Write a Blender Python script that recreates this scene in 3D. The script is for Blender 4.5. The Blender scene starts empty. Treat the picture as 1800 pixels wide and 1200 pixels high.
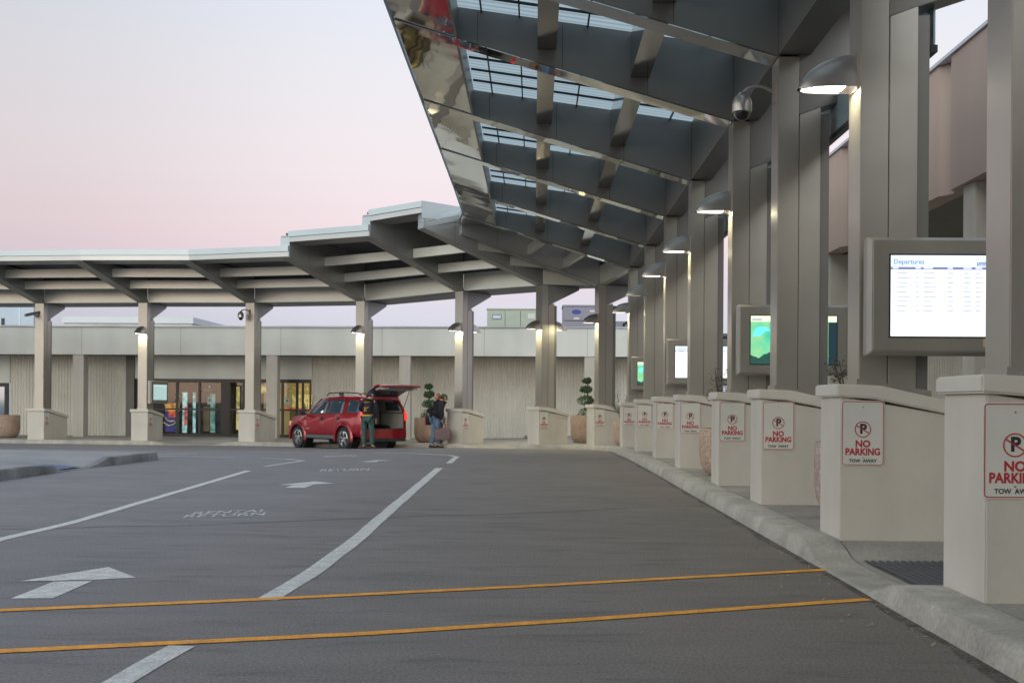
import bpy, bmesh, math, random
from mathutils import Vector, Matrix
R = math.radians
random.seed(7)
sc = bpy.context.scene

# ------------------------------------------------------------------ camera
EYE = 1.17
cam_d = bpy.data.cameras.new('camera'); cam = bpy.data.objects.new('camera', cam_d)
sc.collection.objects.link(cam); sc.camera = cam
cam_d.sensor_width = 36; cam_d.lens = 40.0; cam_d.shift_y = 110/1800
cam_d.clip_start = 0.1; cam_d.clip_end = 3000
YAW = 0.0195
cam.matrix_world = (Matrix.Translation((0, 0, EYE)) @ Matrix.Rotation(YAW, 4, 'Z')
                    @ Matrix.Rotation(R(90), 4, 'X') @ Matrix.Rotation(0.0068, 4, 'Z'))

# ------------------------------------------------------------------ world and sun
W = bpy.data.worlds.new('World'); sc.world = W; W.use_nodes = True
nt = W.node_tree; nt.nodes.clear()
N = nt.nodes.new; L = nt.links.new
out = N('ShaderNodeOutputWorld')
geo = N('ShaderNodeTexCoord'); sep = N('ShaderNodeSeparateXYZ'); L(geo.outputs['Generated'], sep.inputs[0])
def ramp(stops):
    r = N('ShaderNodeValToRGB'); e = r.color_ramp.elements
    while len(e) > 1: e.remove(e[-1])
    e[0].position = stops[0][0]; e[0].color = (*stops[0][1], 1)
    for p, c in stops[1:]:
        k = e.new(p); k.color = (*c, 1)
    return r
# east: lavender-blue shadow band at the horizon, pink above, pale lavender higher up
east = ramp([(0.0, (.44, .50, .64)), (.045, (.54, .60, .76)), (.08, (.64, .65, .80)), (.11, (.75, .63, .75)), (.145, (.84, .68, .75)),
             (.20, (.86, .76, .81)), (.27, (.82, .79, .84)), (.35, (.74, .78, .89)), (.6, (.66, .71, .82)), (1.0, (.60, .66, .76))])
# west: after-sunset glow
west = ramp([(0.0, (1.15, 1.06, .95)), (.05, (1.65, 1.62, 1.50)), (.12, (1.68, 1.74, 1.68)), (.22, (1.70, 1.82, 1.80)), (.45, (1.60, 1.72, 1.75)), (.7, (1.08, 1.17, 1.24)), (1.0, (.60, .66, .76))])
L(sep.outputs['Z'], east.inputs[0]); L(sep.outputs['Z'], west.inputs[0])
mr = N('ShaderNodeMapRange'); mr.inputs['From Min'].default_value = .15; mr.inputs['From Max'].default_value = -.95
dotn = N('ShaderNodeVectorMath'); dotn.operation = 'DOT_PRODUCT'
L(geo.outputs['Generated'], dotn.inputs[0]); dotn.inputs[1].default_value = (.42, .907, 0)
L(dotn.outputs['Value'], mr.inputs['Value'])
azi = N('ShaderNodeMapRange'); azi.inputs['From Min'].default_value = -.46; azi.inputs['From Max'].default_value = -.10
azi.inputs['To Min'].default_value = .80; azi.inputs['To Max'].default_value = 1.0; azi.interpolation_type = 'SMOOTHSTEP'; L(sep.outputs['X'], azi.inputs['Value'])
esc = N('ShaderNodeVectorMath'); esc.operation = 'SCALE'; L(east.outputs[0], esc.inputs[0]); L(azi.outputs[0], esc.inputs['Scale'])
mix = N('ShaderNodeMix'); mix.data_type = 'RGBA'
L(mr.outputs[0], mix.inputs[0]); L(esc.outputs[0], mix.inputs[6]); L(west.outputs[0], mix.inputs[7])
bg = N('ShaderNodeBackground'); bg.inputs['Strength'].default_value = 1.0; L(mix.outputs[2], bg.inputs['Color'])
sky = N('ShaderNodeTexSky'); sky.sky_type = 'NISHITA'; sky.sun_disc = False
sky.sun_elevation = R(1.5); sky.sun_rotation = R(205)
bg2 = N('ShaderNodeBackground'); bg2.inputs['Strength'].default_value = .05; L(sky.outputs[0], bg2.inputs['Color'])
add = N('ShaderNodeAddShader'); L(bg.outputs[0], add.inputs[0]); L(bg2.outputs[0], add.inputs[1])
L(add.outputs[0], out.inputs['Surface'])
sd = bpy.data.lights.new('sun', 'SUN'); sd.energy = .7; sd.angle = R(60); sd.color = (1, .985, .95)
sun = bpy.data.objects.new('sun', sd); sc.collection.objects.link(sun)
sun.rotation_euler = Vector((.10, .955, -.28)).to_track_quat('-Z', 'Y').to_euler()
sc.view_settings.view_transform = 'Standard'; sc.view_settings.look = 'None'
sc.view_settings.exposure = 0.0; sc.view_settings.gamma = 1
sc.cycles.max_bounces = 7; sc.cycles.use_denoising = True

# ------------------------------------------------------------------ materials
def mat(name, col, rough=.6, metal=0, emit=None, es=0, spec=None, noise=None, bump=None, coat=0, speck=None, streak=None):
    """noise=(scale, amount) mottles the base colour, speck=(scale, amount) fine grain, bump=(scale, strength, distance)"""
    m = bpy.data.materials.new(name); m.use_nodes = True
    t = m.node_tree; b = t.nodes['Principled BSDF']
    b.inputs['Base Color'].default_value = (*col, 1); b.inputs['Roughness'].default_value = rough
    b.inputs['Metallic'].default_value = metal
    if spec is not None: b.inputs['Specular IOR Level'].default_value = spec
    if coat: b.inputs['Coat Weight'].default_value = coat; b.inputs['Coat Roughness'].default_value = .05
    if emit: b.inputs['Emission Color'].default_value = (*emit, 1); b.inputs['Emission Strength'].default_value = es
    tc = t.nodes.new('ShaderNodeTexCoord'); cur = None
    for k, prm in enumerate((noise, speck, streak)):
        if not prm: continue
        nz = t.nodes.new('ShaderNodeTexNoise'); nz.inputs['Scale'].default_value = prm[0]
        nz.inputs['Detail'].default_value = 5 if k == 0 else 2
        if k == 2:
            mp = t.nodes.new('ShaderNodeMapping'); mp.inputs['Scale'].default_value = (1, 1, .06)
            t.links.new(tc.outputs['Object'], mp.inputs[0]); t.links.new(mp.outputs[0], nz.inputs['Vector'])
        else: t.links.new(tc.outputs['Object'], nz.inputs['Vector'])
        rr = t.nodes.new('ShaderNodeMapRange'); rr.inputs['From Min'].default_value = .3; rr.inputs['From Max'].default_value = .7
        rr.inputs['To Min'].default_value = 1-prm[1]; rr.inputs['To Max'].default_value = 1+prm[1]
        t.links.new(nz.outputs['Fac'], rr.inputs['Value'])
        mu = t.nodes.new('ShaderNodeVectorMath'); mu.operation = 'SCALE'
        if cur is None: mu.inputs[0].default_value = col
        else: t.links.new(cur, mu.inputs[0])
        t.links.new(rr.outputs[0], mu.inputs['Scale']); cur = mu.outputs[0]
    if cur is not None: t.links.new(cur, b.inputs['Base Color'])
    if bump:
        nz = t.nodes.new('ShaderNodeTexNoise'); nz.inputs['Scale'].default_value = bump[0]; nz.inputs['Detail'].default_value = 2 if metal else 4
        t.links.new(tc.outputs['Object'], nz.inputs['Vector'])
        bp = t.nodes.new('ShaderNodeBump'); bp.inputs['Strength'].default_value = bump[1]; bp.inputs['Distance'].default_value = bump[2]
        t.links.new(nz.outputs['Fac'], bp.inputs['Height']); t.links.new(bp.outputs[0], b.inputs['Normal'])
    return m

def asphalt_mat():
    m = mat('asphalt', (.10, .10, .102), .85, bump=(110, .12, .003)); t = m.node_tree; b = t.nodes['Principled BSDF']
    tc = t.nodes.new('ShaderNodeTexCoord'); Ln = t.links.new
    def nz(sc_, det, stretch=None, dist=0):
        n = t.nodes.new('ShaderNodeTexNoise'); n.inputs['Scale'].default_value = sc_; n.inputs['Detail'].default_value = det
        n.inputs['Distortion'].default_value = dist
        if stretch:
            mp = t.nodes.new('ShaderNodeMapping'); mp.inputs['Scale'].default_value = stretch
            Ln(tc.outputs['Object'], mp.inputs[0]); Ln(mp.outputs[0], n.inputs['Vector'])
        else: Ln(tc.outputs['Object'], n.inputs['Vector'])
        return n.outputs['Fac']
    def mrg(v, a, b_, c, d):
        n = t.nodes.new('ShaderNodeMapRange'); Ln(v, n.inputs['Value'])
        for k, x in zip(('From Min', 'From Max', 'To Min', 'To Max'), (a, b_, c, d)): n.inputs[k].default_value = x
        return n.outputs[0]
    def mul(a, b_):
        n = t.nodes.new('ShaderNodeMath'); n.operation = 'MULTIPLY'; Ln(a, n.inputs[0]); Ln(b_, n.inputs[1]); return n.outputs[0]
    big = mrg(nz(.22, 4, None, .6), .3, .7, .93, 1.07)
    mid = mrg(nz(1.6, 6, (.5, 1.6, 1), .3), .3, .7, .90, 1.10)
    fine = mrg(nz(60, 3), .25, .75, .62, 1.40)
    stain = mrg(nz(1.5, 5, (1.0, 4.5, 1), .7), .54, .72, 1.0, .74)
    chip = mrg(nz(48, 1), .74, .80, 1.0, 1.8)
    f = mul(mul(mul(big, mid), mul(fine, stain)), chip)
    sx = t.nodes.new('ShaderNodeSeparateXYZ'); Ln(tc.outputs['Object'], sx.inputs[0])
    side = mrg(sx.outputs['X'], -3.0, 1.5, 0, 1)      # browner and darker towards the kerb
    mc = t.nodes.new('ShaderNodeMix'); mc.data_type = 'RGBA'; Ln(side, mc.inputs[0])
    mc.inputs[6].default_value = (.200, .197, .212, 1); mc.inputs[7].default_value = (.182, .160, .142, 1)
    s = t.nodes.new('ShaderNodeVectorMath'); s.operation = 'SCALE'; Ln(mc.outputs[2], s.inputs[0]); Ln(f, s.inputs['Scale'])
    Ln(s.outputs[0], b.inputs['Base Color'])
    return m

M = {}
M['asphalt'] = asphalt_mat()
M['paint_white'] = mat('road_paint', (.58, .60, .60), .7, noise=(9, .18), speck=(70, .25))
M['paint_old'] = mat('worn_road_paint', (.50, .51, .53), .7, noise=(9, .3), speck=(60, .4))
M['paint_yellow'] = mat('yellow_paint', (.80, .34, .03), .7, noise=(9, .2), speck=(70, .25))
M['tar'] = mat('tar_seam', (.10, .10, .105), .6, noise=(5, .3))
M['concrete'] = mat('concrete', (.33, .31, .275), .85, noise=(1.6, .2), speck=(45, .12), bump=(40, .3, .004))
M['kerb'] = mat('kerb_concrete', (.38, .36, .32), .85, noise=(2.2, .16), speck=(40, .15), streak=(5, .12), bump=(60, .2, .003))
M['kerb_old'] = mat('weathered_kerb', (.20, .21, .215), .85, noise=(1.5, .45), speck=(30, .2), bump=(25, .4, .006))
M['island'] = mat('island_concrete', (.26, .27, .28), .85, noise=(1.1, .15), speck=(40, .1))
M['stucco'] = mat('stucco', (.57, .54, .475), .8, noise=(2.0, .05), speck=(60, .02), streak=(3, .05), bump=(120, .12, .002))
M['cap'] = mat('cap_stucco', (.61, .585, .52), .75, noise=(3, .05), speck=(60, .02), bump=(90, .25, .002))
M['band'] = mat('parapet_render', (.76, .78, .72), .8, noise=(.7, .06), streak=(1.2, .06))
M['ribbed'] = mat('ribbed_concrete', (.71, .69, .61), .85, noise=(1.2, .06), streak=(2.5, .05), speck=(30, .08))
M['band_pink'] = mat('rose_render', (.50, .39, .33), .8, noise=(.7, .05), streak=(1.2, .05))
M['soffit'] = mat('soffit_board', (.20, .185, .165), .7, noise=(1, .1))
M['metal'] = mat('satin_metal', (.44, .42, .38), .32, .7, noise=(.8, .05), bump=(1.7, .12, .05))
M['beam'] = mat('beam_metal', (.22, .215, .205), .36, .45, noise=(.8, .06), bump=(1.0, .10, .05))
M['beam_far'] = mat('painted_beam', (.32, .33, .325), .40, .5, noise=(.8, .06), bump=(1.3, .1, .05))
M['purlin'] = mat('purlin_metal', (.60, .61, .55), .35, .5, noise=(1, .06), bump=(1.6, .12, .05))
M['dull_mirror'] = mat('dull_mirror', (.34, .34, .33), .12, 1, bump=(.7, .12, .06))
M['chrome'] = mat('mirror_panel', (.60, .61, .59), .04, 1, bump=(.55, .16, .10))
M['fascia'] = mat('fascia_metal', (.46, .53, .56), .35, .4, noise=(.5, .05), bump=(1.2, .08, .03))
M['fascia_low'] = mat('fascia_drip', (.40, .42, .43), .3, .7, noise=(.8, .05), bump=(1.5, .1, .03))
M['deck'] = mat('roof_deck', (.11, .12, .14), .5, .3, noise=(1, .1))
M['bar'] = mat('glazing_bar', (.03, .035, .04), .4, .5)
M['joint'] = mat('panel_joint', (.06, .06, .06), .7)
M['lamp_metal'] = mat('lamp_hood', (.48, .45, .42), .33, .85, noise=(6, .05), bump=(60, .06, .003))
M['lamp_on'] = mat('lamp_lens', (1, 1, .95), .5, emit=(1, .97, .88), es=9)
M['lamp_dim'] = mat('lamp_lens_dim', (.8, .8, .72), .5, emit=(1, .95, .85), es=.6)
M['frame_grey'] = mat('display_housing', (.33, .315, .28), .4, .6, noise=(3, .05), bump=(80, .05, .002))
M['black'] = mat('black_plastic', (.015, .015, .018), .35)
M['rubber'] = mat('rubber', (.022, .022, .024), .75, speck=(40, .2))
M['mat_grey'] = mat('ribbed_mat', (.075, .08, .088), .7, speck=(60, .2))
M['sign_white'] = mat('sign_sheet', (.66, .66, .60), .4, noise=(5, .04))
M['red'] = mat('sign_red', (.45, .03, .04), .5)
M['ink'] = mat('sign_ink', (.03, .03, .035), .5)
M['bronze'] = mat('door_frame', (.035, .034, .036), .35, .5)
M['green_unit'] = mat('green_sheet_metal', (.42, .47, .38), .5, .2, noise=(2, .05))
M['mauve_unit'] = mat('mauve_sheet_metal', (.27, .26, .31), .5, .2, noise=(2, .05))
M['edge_glass'] = mat('rear_edge_glass', (.30, .42, .47), .25, .1)
M['coping'] = mat('coping_metal', (.50, .56, .64), .35, .5)
M['blue_glass'] = mat('far_glass', (.22, .32, .42), .15, .3, noise=(.15, .2))
M['far_white'] = mat('far_cladding', (.60, .60, .60), .6, streak=(.8, .15))
M['terracotta'] = mat('aggregate_planter', (.42, .31, .24), .9, speck=(38, .35), noise=(4, .12), bump=(40, .6, .01))
M['aggregate_pink'] = mat('pink_aggregate', (.40, .31, .27), .9, speck=(34, .35), noise=(4, .1), bump=(30, .7, .012))
M['soil'] = mat('soil', (.05, .035, .025), .95, noise=(20, .3))
M['leaf'] = mat('topiary_leaf', (.045, .10, .035), .6, noise=(6, .5))
M['leaf_grey'] = mat('olive_leaf', (.12, .125, .085), .6, noise=(6, .4))
M['bark'] = mat('bark', (.10, .075, .055), .9, noise=(20, .3))
M['skin'] = mat('skin', (.56, .29, .21), .5, noise=(20, .06))
M['hair'] = mat('hair', (.20, .08, .045), .6, noise=(30, .3))
M['navy'] = mat('navy_cloth', (.012, .015, .03), .8, noise=(9, .3), bump=(18, .5, .02))
M['coat'] = mat('dark_coat', (.014, .015, .024), .85, noise=(9, .3), bump=(14, .5, .02))
M['teal'] = mat('teal_trousers', (.045, .095, .088), .85, noise=(9, .2), bump=(14, .6, .02))
M['jeans'] = mat('denim', (.13, .22, .34), .85, noise=(14, .35), bump=(16, .6, .02))
M['gold'] = mat('gold_thread', (.62, .30, .03), .6)
M['cap_navy'] = mat('navy_cap', (.02, .035, .10), .8)
M['cap_green'] = mat('green_cap', (.05, .09, .05), .8, noise=(30, .5))
M['shoe'] = mat('dark_shoe', (.03, .025, .022), .6)
M['bag'] = mat('mauve_bag', (.17, .11, .115), .7, noise=(14, .15), bump=(20, .4, .01))
M['rose_cloth'] = mat('rose_cloth', (.42, .20, .17), .8)
M['car_red'] = mat('metallic_red', (.34, .008, .018), .28, .35, coat=1)
M['car_glass'] = mat('car_glass', (.06, .09, .12), .04, .35, spec=.9)
M['car_trim'] = mat('car_trim', (.035, .035, .038), .5)
M['car_grey'] = mat('car_lining', (.42, .40, .36), .8, noise=(5, .1))
M['alloy'] = mat('alloy', (.75, .75, .77), .15, 1)
M['taillight'] = mat('taillight', (.6, .01, .01), .2, emit=(1, .06, .03), es=1.1)
M['headlight'] = mat('headlight', (.8, .55, .45), .15, emit=(1, .5, .25), es=.25)
M['room_wall'] = mat('room_wall', (.55, .44, .22), .8, emit=(1, .78, .35), es=.12, noise=(1.5, .3))  # own glow stands in for lamplight on this wall
M['room_dark'] = mat('room_wall_dark', (.10, .09, .07), .8, noise=(1.5, .4))
M['room_floor'] = mat('room_floor', (.16, .14, .10), .3)
M['blade'] = mat('dark_slat', (.05, .048, .045), .5, .3)

def glass_mat():
    m = bpy.data.materials.new('door_glass'); m.use_nodes = True; t = m.node_tree; t.nodes.clear()
    o = t.nodes.new('ShaderNodeOutputMaterial'); g = t.nodes.new('ShaderNodeBsdfGlossy'); g.inputs['Roughness'].default_value = .02
    tr = t.nodes.new('ShaderNodeBsdfTransparent'); tr.inputs[0].default_value = (.86, .88, .86, 1)
    f = t.nodes.new('ShaderNodeFresnel'); f.inputs[0].default_value = 1.5
    x = t.nodes.new('ShaderNodeMixShader'); t.links.new(f.outputs[0], x.inputs[0]); t.links.new(tr.outputs[0], x.inputs[1]); t.links.new(g.outputs[0], x.inputs[2])
    t.links.new(x.outputs[0], o.inputs[0]); return m
M['glass'] = glass_mat()
def roofglass_mat():
    m = bpy.data.materials.new('ribbed_roof_glazing'); m.use_nodes = True; t = m.node_tree; t.nodes.clear()
    o = t.nodes.new('ShaderNodeOutputMaterial'); tl = t.nodes.new('ShaderNodeBsdfTranslucent'); g = t.nodes.new('ShaderNodeBsdfGlossy')
    tc = t.nodes.new('ShaderNodeTexCoord'); wv = t.nodes.new('ShaderNodeTexWave'); wv.wave_type = 'BANDS'; wv.bands_direction = 'Y'
    wv.inputs['Scale'].default_value = 2.1; wv.inputs['Distortion'].default_value = .3
    t.links.new(tc.outputs['Object'], wv.inputs['Vector'])
    cr = t.nodes.new('ShaderNodeValToRGB'); cr.color_ramp.elements[0].color = (.60, .68, .70, 1); cr.color_ramp.elements[1].color = (.74, .81, .83, 1)
    cr.color_ramp.elements[0].position = .25; cr.color_ramp.elements[1].position = .5
    t.links.new(wv.outputs['Fac'], cr.inputs[0]); t.links.new(cr.outputs[0], tl.inputs[0])
    g.inputs['Roughness'].default_value = .12; g.inputs[0].default_value = (.4, .5, .55, 1)
    x = t.nodes.new('ShaderNodeMixShader'); x.inputs[0].default_value = .12
    t.links.new(tl.outputs[0], x.inputs[1]); t.links.new(g.outputs[0], x.inputs[2]); t.links.new(x.outputs[0], o.inputs[0]); return m
M['roof_glass'] = roofglass_mat()
def emit_mat(name, col, s):
    m = mat(name, tuple(min(c, .8) for c in col), .5, emit=col, es=s)
    if name.startswith('lit_'):
        t = m.node_tree; n = t.nodes.new('ShaderNodeTexNoise'); n.inputs['Scale'].default_value = 5; n.inputs['Detail'].default_value = 3; tc = t.nodes.new('ShaderNodeTexCoord'); t.links.new(tc.outputs['Object'], n.inputs['Vector'])
        r = t.nodes.new('ShaderNodeMapRange'); r.inputs['From Min'].default_value = .38; r.inputs['From Max'].default_value = .62; r.inputs['To Min'].default_value = .08; r.inputs['To Max'].default_value = s*1.25
        t.links.new(n.outputs['Fac'], r.inputs['Value']); t.links.new(r.outputs[0], t.nodes['Principled BSDF'].inputs['Emission Strength'])
    return m
M['scr_white'] = emit_mat('screen_white', (.92, .95, 1.0), 1.05)
M['scr_head'] = emit_mat('screen_header', (.70, .84, 1.0), 1.0)
M['scr_bar'] = emit_mat('screen_bar', (.22, .25, .48), .8)
M['scr_text'] = emit_mat('screen_text', (.55, .60, .78), .9)
M['scr_title'] = emit_mat('screen_title', (.25, .35, .58), .7)
M['scr_cyan'] = emit_mat('screen_cyan', (.15, .75, .80), .95)
M['scr_dark'] = emit_mat('screen_dark', (.02, .05, .07), .5)
M['scr_teal'] = emit_mat('screen_teal', (.42, .60, .58), .75)
M['scr_pale'] = emit_mat('screen_pale', (.80, .95, .65), .95)
def scr_green():
    m = mat('screen_green', (.1, .3, .2), .4); t = m.node_tree; b = t.nodes['Principled BSDF']
    tc = t.nodes.new('ShaderNodeTexCoord'); n = t.nodes.new('ShaderNodeTexNoise'); n.inputs['Scale'].default_value = 4.5; n.inputs['Detail'].default_value = 3
    t.links.new(tc.outputs['Object'], n.inputs['Vector'])
    c = t.nodes.new('ShaderNodeValToRGB'); e = c.color_ramp.elements
    e[0].position = .36; e[0].color = (.02, .62, .42, 1); e[1].position = .62; e[1].color = (.40, .72, .30, 1)
    k = e.new(.46); k.color = (.16, .70, .36, 1)
    t.links.new(n.outputs['Fac'], c.inputs[0]); t.links.new(c.outputs[0], b.inputs['Emission Color']); b.inputs['Emission Strength'].default_value = .95
    return m
M['scr_green'] = scr_green()
M['glow_red'] = emit_mat('lit_red', (.9, .10, .04), .8); M['glow_orange'] = emit_mat('lit_orange', (1.0, .40, .08), .8)
M['glow_blue'] = emit_mat('lit_blue', (.04, .04, .25), .7); M['glow_cyan'] = emit_mat('lit_cyan', (.45, .80, .85), .75)
M['glow_yellow'] = emit_mat('lit_yellow', (.9, .72, .28), .55); M['glow_teal'] = emit_mat('lit_teal', (.2, .45, .42), .6)
M['glow_white'] = emit_mat('lit_white', (1, 1, 1), 1.0)
M['shelf'] = mat('booth_panel', (.22, .17, .09), .6, emit=(.8, .55, .2), es=.06)  # faint emission stands in for lamplight on the panels

# ------------------------------------------------------------------ helpers
COL = sc.collection
def put(me, name, parent=None):
    o = bpy.data.objects.new(name, me); COL.objects.link(o)
    if parent is not None: o.parent = parent
    return o
def empty(name, loc=(0, 0, 0), rz=0):
    o = bpy.data.objects.new(name, None); COL.objects.link(o); o.location = loc; o.rotation_euler = (0, 0, rz)
    o.empty_display_size = .3; return o
def tag(o, label=None, cat=None, group=None, kind=None):
    if label: o['label'] = label
    if cat: o['category'] = cat
    if group: o['group'] = group
    if kind: o['kind'] = kind
    return o
class MB:
    def __init__(s): s.v = []; s.f = []
    def add(s, vs, fs):
        n = len(s.v); s.v += [tuple(v) for v in vs]; s.f += [tuple(i+n for i in f) for f in fs]; return s
    def hexa(s, p):           # p: 4 bottom (ccw from above), 4 top
        return s.add(p, [(3, 2, 1, 0), (4, 5, 6, 7), (0, 1, 5, 4), (1, 2, 6, 5), (2, 3, 7, 6), (3, 0, 4, 7)])
    def box(s, x0, x1, y0, y1, z0, z1):
        return s.hexa([(x0, y0, z0), (x1, y0, z0), (x1, y1, z0), (x0, y1, z0), (x0, y0, z1), (x1, y0, z1), (x1, y1, z1), (x0, y1, z1)])
    def extr(s, poly, fa, fb):   # poly of 2D points mapped by fa, fb to the two end faces
        n = len(poly); return s.add([fa(p) for p in poly]+[fb(p) for p in poly],
            [tuple(range(n-1, -1, -1)), tuple(range(n, 2*n))]+[(i, (i+1) % n, n+(i+1) % n, n+i) for i in range(n)])
    def loft(s, rings, closed=True, caps=True):
        n = len(rings[0]); v = [p for r in rings for p in r]; f = []
        for k in range(len(rings)-1):
            for i in range(n if closed else n-1):
                j = (i+1) % n; f.append((k*n+i, k*n+j, (k+1)*n+j, (k+1)*n+i))
        if caps and closed: f.append(tuple(range(n-1, -1, -1))); f.append(tuple(range((len(rings)-1)*n, len(rings)*n)))
        return s.add(v, f)
    def tube(s, path, r, n=10):
        path = [Vector(p) for p in path]; rs = r if isinstance(r, (list, tuple)) else [r]*len(path); rings = []
        up = Vector((0, 0, 1))
        for i, p in enumerate(path):
            d = (path[min(i+1, len(path)-1)]-path[max(i-1, 0)]).normalized()
            a = d.cross(up); a = d.cross(Vector((1, 0, 0))) if a.length < .15 else a
            a.normalize(); b = d.cross(a).normalized()
            rings.append([p+a*math.cos(t*2*math.pi/n)*rs[i]+b*math.sin(t*2*math.pi/n)*rs[i] for t in range(n)])
        return s.loft(rings)
    def lathe(s, prof, n=32, c=(0, 0, 0), axis='z'):
        rings = []
        for r, h in prof:
            ring = []
            for t in range(n):
                a = t*2*math.pi/n; x, y = r*math.cos(a), r*math.sin(a)
                ring.append((c[0]+x, c[1]+y, c[2]+h) if axis == 'z' else (c[0]+x, c[1]+h, c[2]+y))
            rings.append(ring)
        return s.loft(rings)
    def build(s, name, m, parent=None, bevel=0, smooth=False, seg=2):
        me = bpy.data.meshes.new(name); me.from_pydata(s.v, [], s.f); me.materials.append(M[m] if isinstance(m, str) else m)
        bm = bmesh.new(); bm.from_mesh(me); bmesh.ops.recalc_face_normals(bm, faces=bm.faces)
        if bevel: bmesh.ops.bevel(bm, geom=list(bm.edges), offset=bevel, segments=seg, affect='EDGES', clamp_overlap=True)
        if smooth:
            for f in bm.faces: f.smooth = True
        bm.to_mesh(me); bm.free()
        if smooth: me.set_sharp_from_angle(angle=R(40))
        return put(me, name, parent)
def copy_tree(o, parent=None):
    c = o.copy(); COL.objects.link(c)
    if parent is not None: c.parent = parent
    for ch in list(o.children): copy_tree(ch, c)
    return c
def text_obj(txt, size, m, parent, loc, rot=(R(90), 0, 0), name='lettering', ext=.0008, align='CENTER', sx=1.0, offset=0.0, shear=0, res=3):
    cu = bpy.data.curves.new('t', 'FONT'); cu.body = txt; cu.size = size; cu.align_x = align; cu.align_y = 'CENTER'
    cu.extrude = ext; cu.offset = offset; cu.resolution_u = res; cu.shear = shear; cu.space_line = .95
    o = bpy.data.objects.new('t', cu); COL.objects.link(o)
    dg = bpy.context.evaluated_depsgraph_get(); dg.update()
    me = bpy.data.meshes.new_from_object(o.evaluated_get(dg)); bpy.data.objects.remove(o); bpy.data.curves.remove(cu)
    me.materials.clear(); me.materials.append(M[m]); me.name = name
    p = put(me, name, parent); p.location = loc; p.rotation_euler = rot; p.scale = (sx, 1, 1)
    return p
def smooth01(t):
    t = max(0, min(1, t)); return t*t*(3-2*t)

# ------------------------------------------------------------------ ground heights
def g(x, y):
    t = max(0, min(1, (y-20+.5*max(0, min(8, -x-2)))/19)); return -.30*t*t
def gp(px, py, lift=.003):
    """the point of the sloping road surface that the surveyed sight line meets"""
    s = .0068; dx, dy = px-900, py-710
    u = dx*math.cos(s)+dy*math.sin(s); v = -(-dx*math.sin(s)+dy*math.cos(s))
    d = Vector((u/2000, 1, v/2000)); d = Matrix.Rotation(YAW, 3, 'Z') @ d
    t = EYE/-d.z
    for _ in range(30): t = (EYE-g(d.x*t, d.y*t))/-d.z
    return Vector((d.x*t, d.y*t, g(d.x*t, d.y*t)+lift))

# ------------------------------------------------------------------ column survey: near corner of the road face, heading, joint height
def colrec(x, y, th, hj, pedh, key):
    th = R(th); o = Vector((-math.sin(th), -math.cos(th), 0)); t = Vector((math.cos(th), -math.sin(th), 0))
    P = Vector((x, y, 0))-t*.17
    return dict(P=P, o=o, t=t, th=th, z=EYE+hj, ph=pedh, key=key)
CS = [colrec(2.58, y, 90, 3.72, 1.216, k) for k, y in (('M10', -28), ('M9', -24.8), ('M8', -21.6), ('M7', -18.4), ('M6', -15.2), ('M5', -12), ('M4', -8.8), ('M3', -5.4), ('M2', -2.5), ('M1', .4), ('M0', 3.3), ('C1', 6.23), ('C2', 9.10), ('C3', 12.18), ('C4', 14.96),  # farthest M bays are unseen, added to keep sky off the near columns
      ('C5', 18.93), ('C6', 22.56), ('C7', 26.66))]
CS.append(colrec(2.56, 30.86, 87, 3.72, 1.216, 'C8'))
CF = [CS[-1], colrec(1.90, 33.75, 71, 3.55, 1.20, 'C9'), colrec(.22, 34.02, 56, 3.57, 1.12, 'C10'), colrec(-2.26, 35.77, 38, 3.55, 1.09, 'C11'),
      colrec(-5.63, 37.5, 25, 3.38, 1.09, 'C12'), colrec(-9.59, 38.73, 15, 3.41, 1.08, 'C13'), colrec(-13.35, 38.95, 10, 3.41, 1.08, 'C14'),
      colrec(-17.13, 39.38, 8, 3.41, 1.08, 'C15'), colrec(-20.9, 39.6, 5, 3.41, 1.08, 'C16'), colrec(-24.7, 39.7, 3, 3.41, 1.08, 'C17')]
C = {c['key']: c for c in CS+CF}
# kerb line
kp = [(2.07, y) for y in (-30, -20, -14, -6, 0, 6, 12, 18, 24, 28.5)]
for c in CF: q = c['P']+c['o']*.51; kp.append((q.x, q.y))
kp += [(-30, 38.9), (-40, 38.9)]
def catmull(pts, n):
    out_ = []
    P = [Vector(p) for p in pts]; P = [2*P[0]-P[1]]+P+[2*P[-1]-P[-2]]
    for i in range(1, len(P)-2):
        for k in range(n):
            t = k/n; a, b, c, d = P[i-1:i+3]
            out_.append(.5*((2*b)+(c-a)*t+(2*a-5*b+4*c-d)*t*t+(3*b-a-3*c+d)*t**3))
    out_.append(P[-2]); return out_
raw = catmull(kp, 24)
kerb_path = [raw[0]]; acc = 0
for a, b in zip(raw, raw[1:]):      # resample at .2 m
    seg = (b-a).length; 
    while acc+seg >= .2:
        a = a+(b-a).normalized()*(.2-acc); seg = (b-a).length; acc = 0; kerb_path.append(a)
    acc += seg
kn = []
for i in range(len(kerb_path)):
    a = kerb_path[max(0, i-3)]; b = kerb_path[min(len(kerb_path)-1, i+3)]; d = (b-a).normalized(); kn.append(Vector((d.y, -d.x)))
def drop(p):
    f = 1.0
    if p.x > 1.9 and p.y < 25: f = min(f, max(smooth01((abs(p.y-7.85)-.62)/.55), 0))
    if p.y > 30:
        for cx, hw in ((-11.7, .7), (-1.35, .45)): f = min(f, smooth01((abs(p.x-cx)-hw)/.7))
    return f
def sw_z(i, d):
    p = kerb_path[i]; f = drop(p); w = smooth01((d-1.45)/.7); return g(p.x, p.y)+.13*(f+(1-f)*w)+.012*(1-f)*(1-w)
def side_z(x, y):
    q = Vector((x, y)); i = min(range(len(kerb_path)), key=lambda k: (kerb_path[k]-q).length_squared)
    return g(*kerb_path[i])+.13

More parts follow.
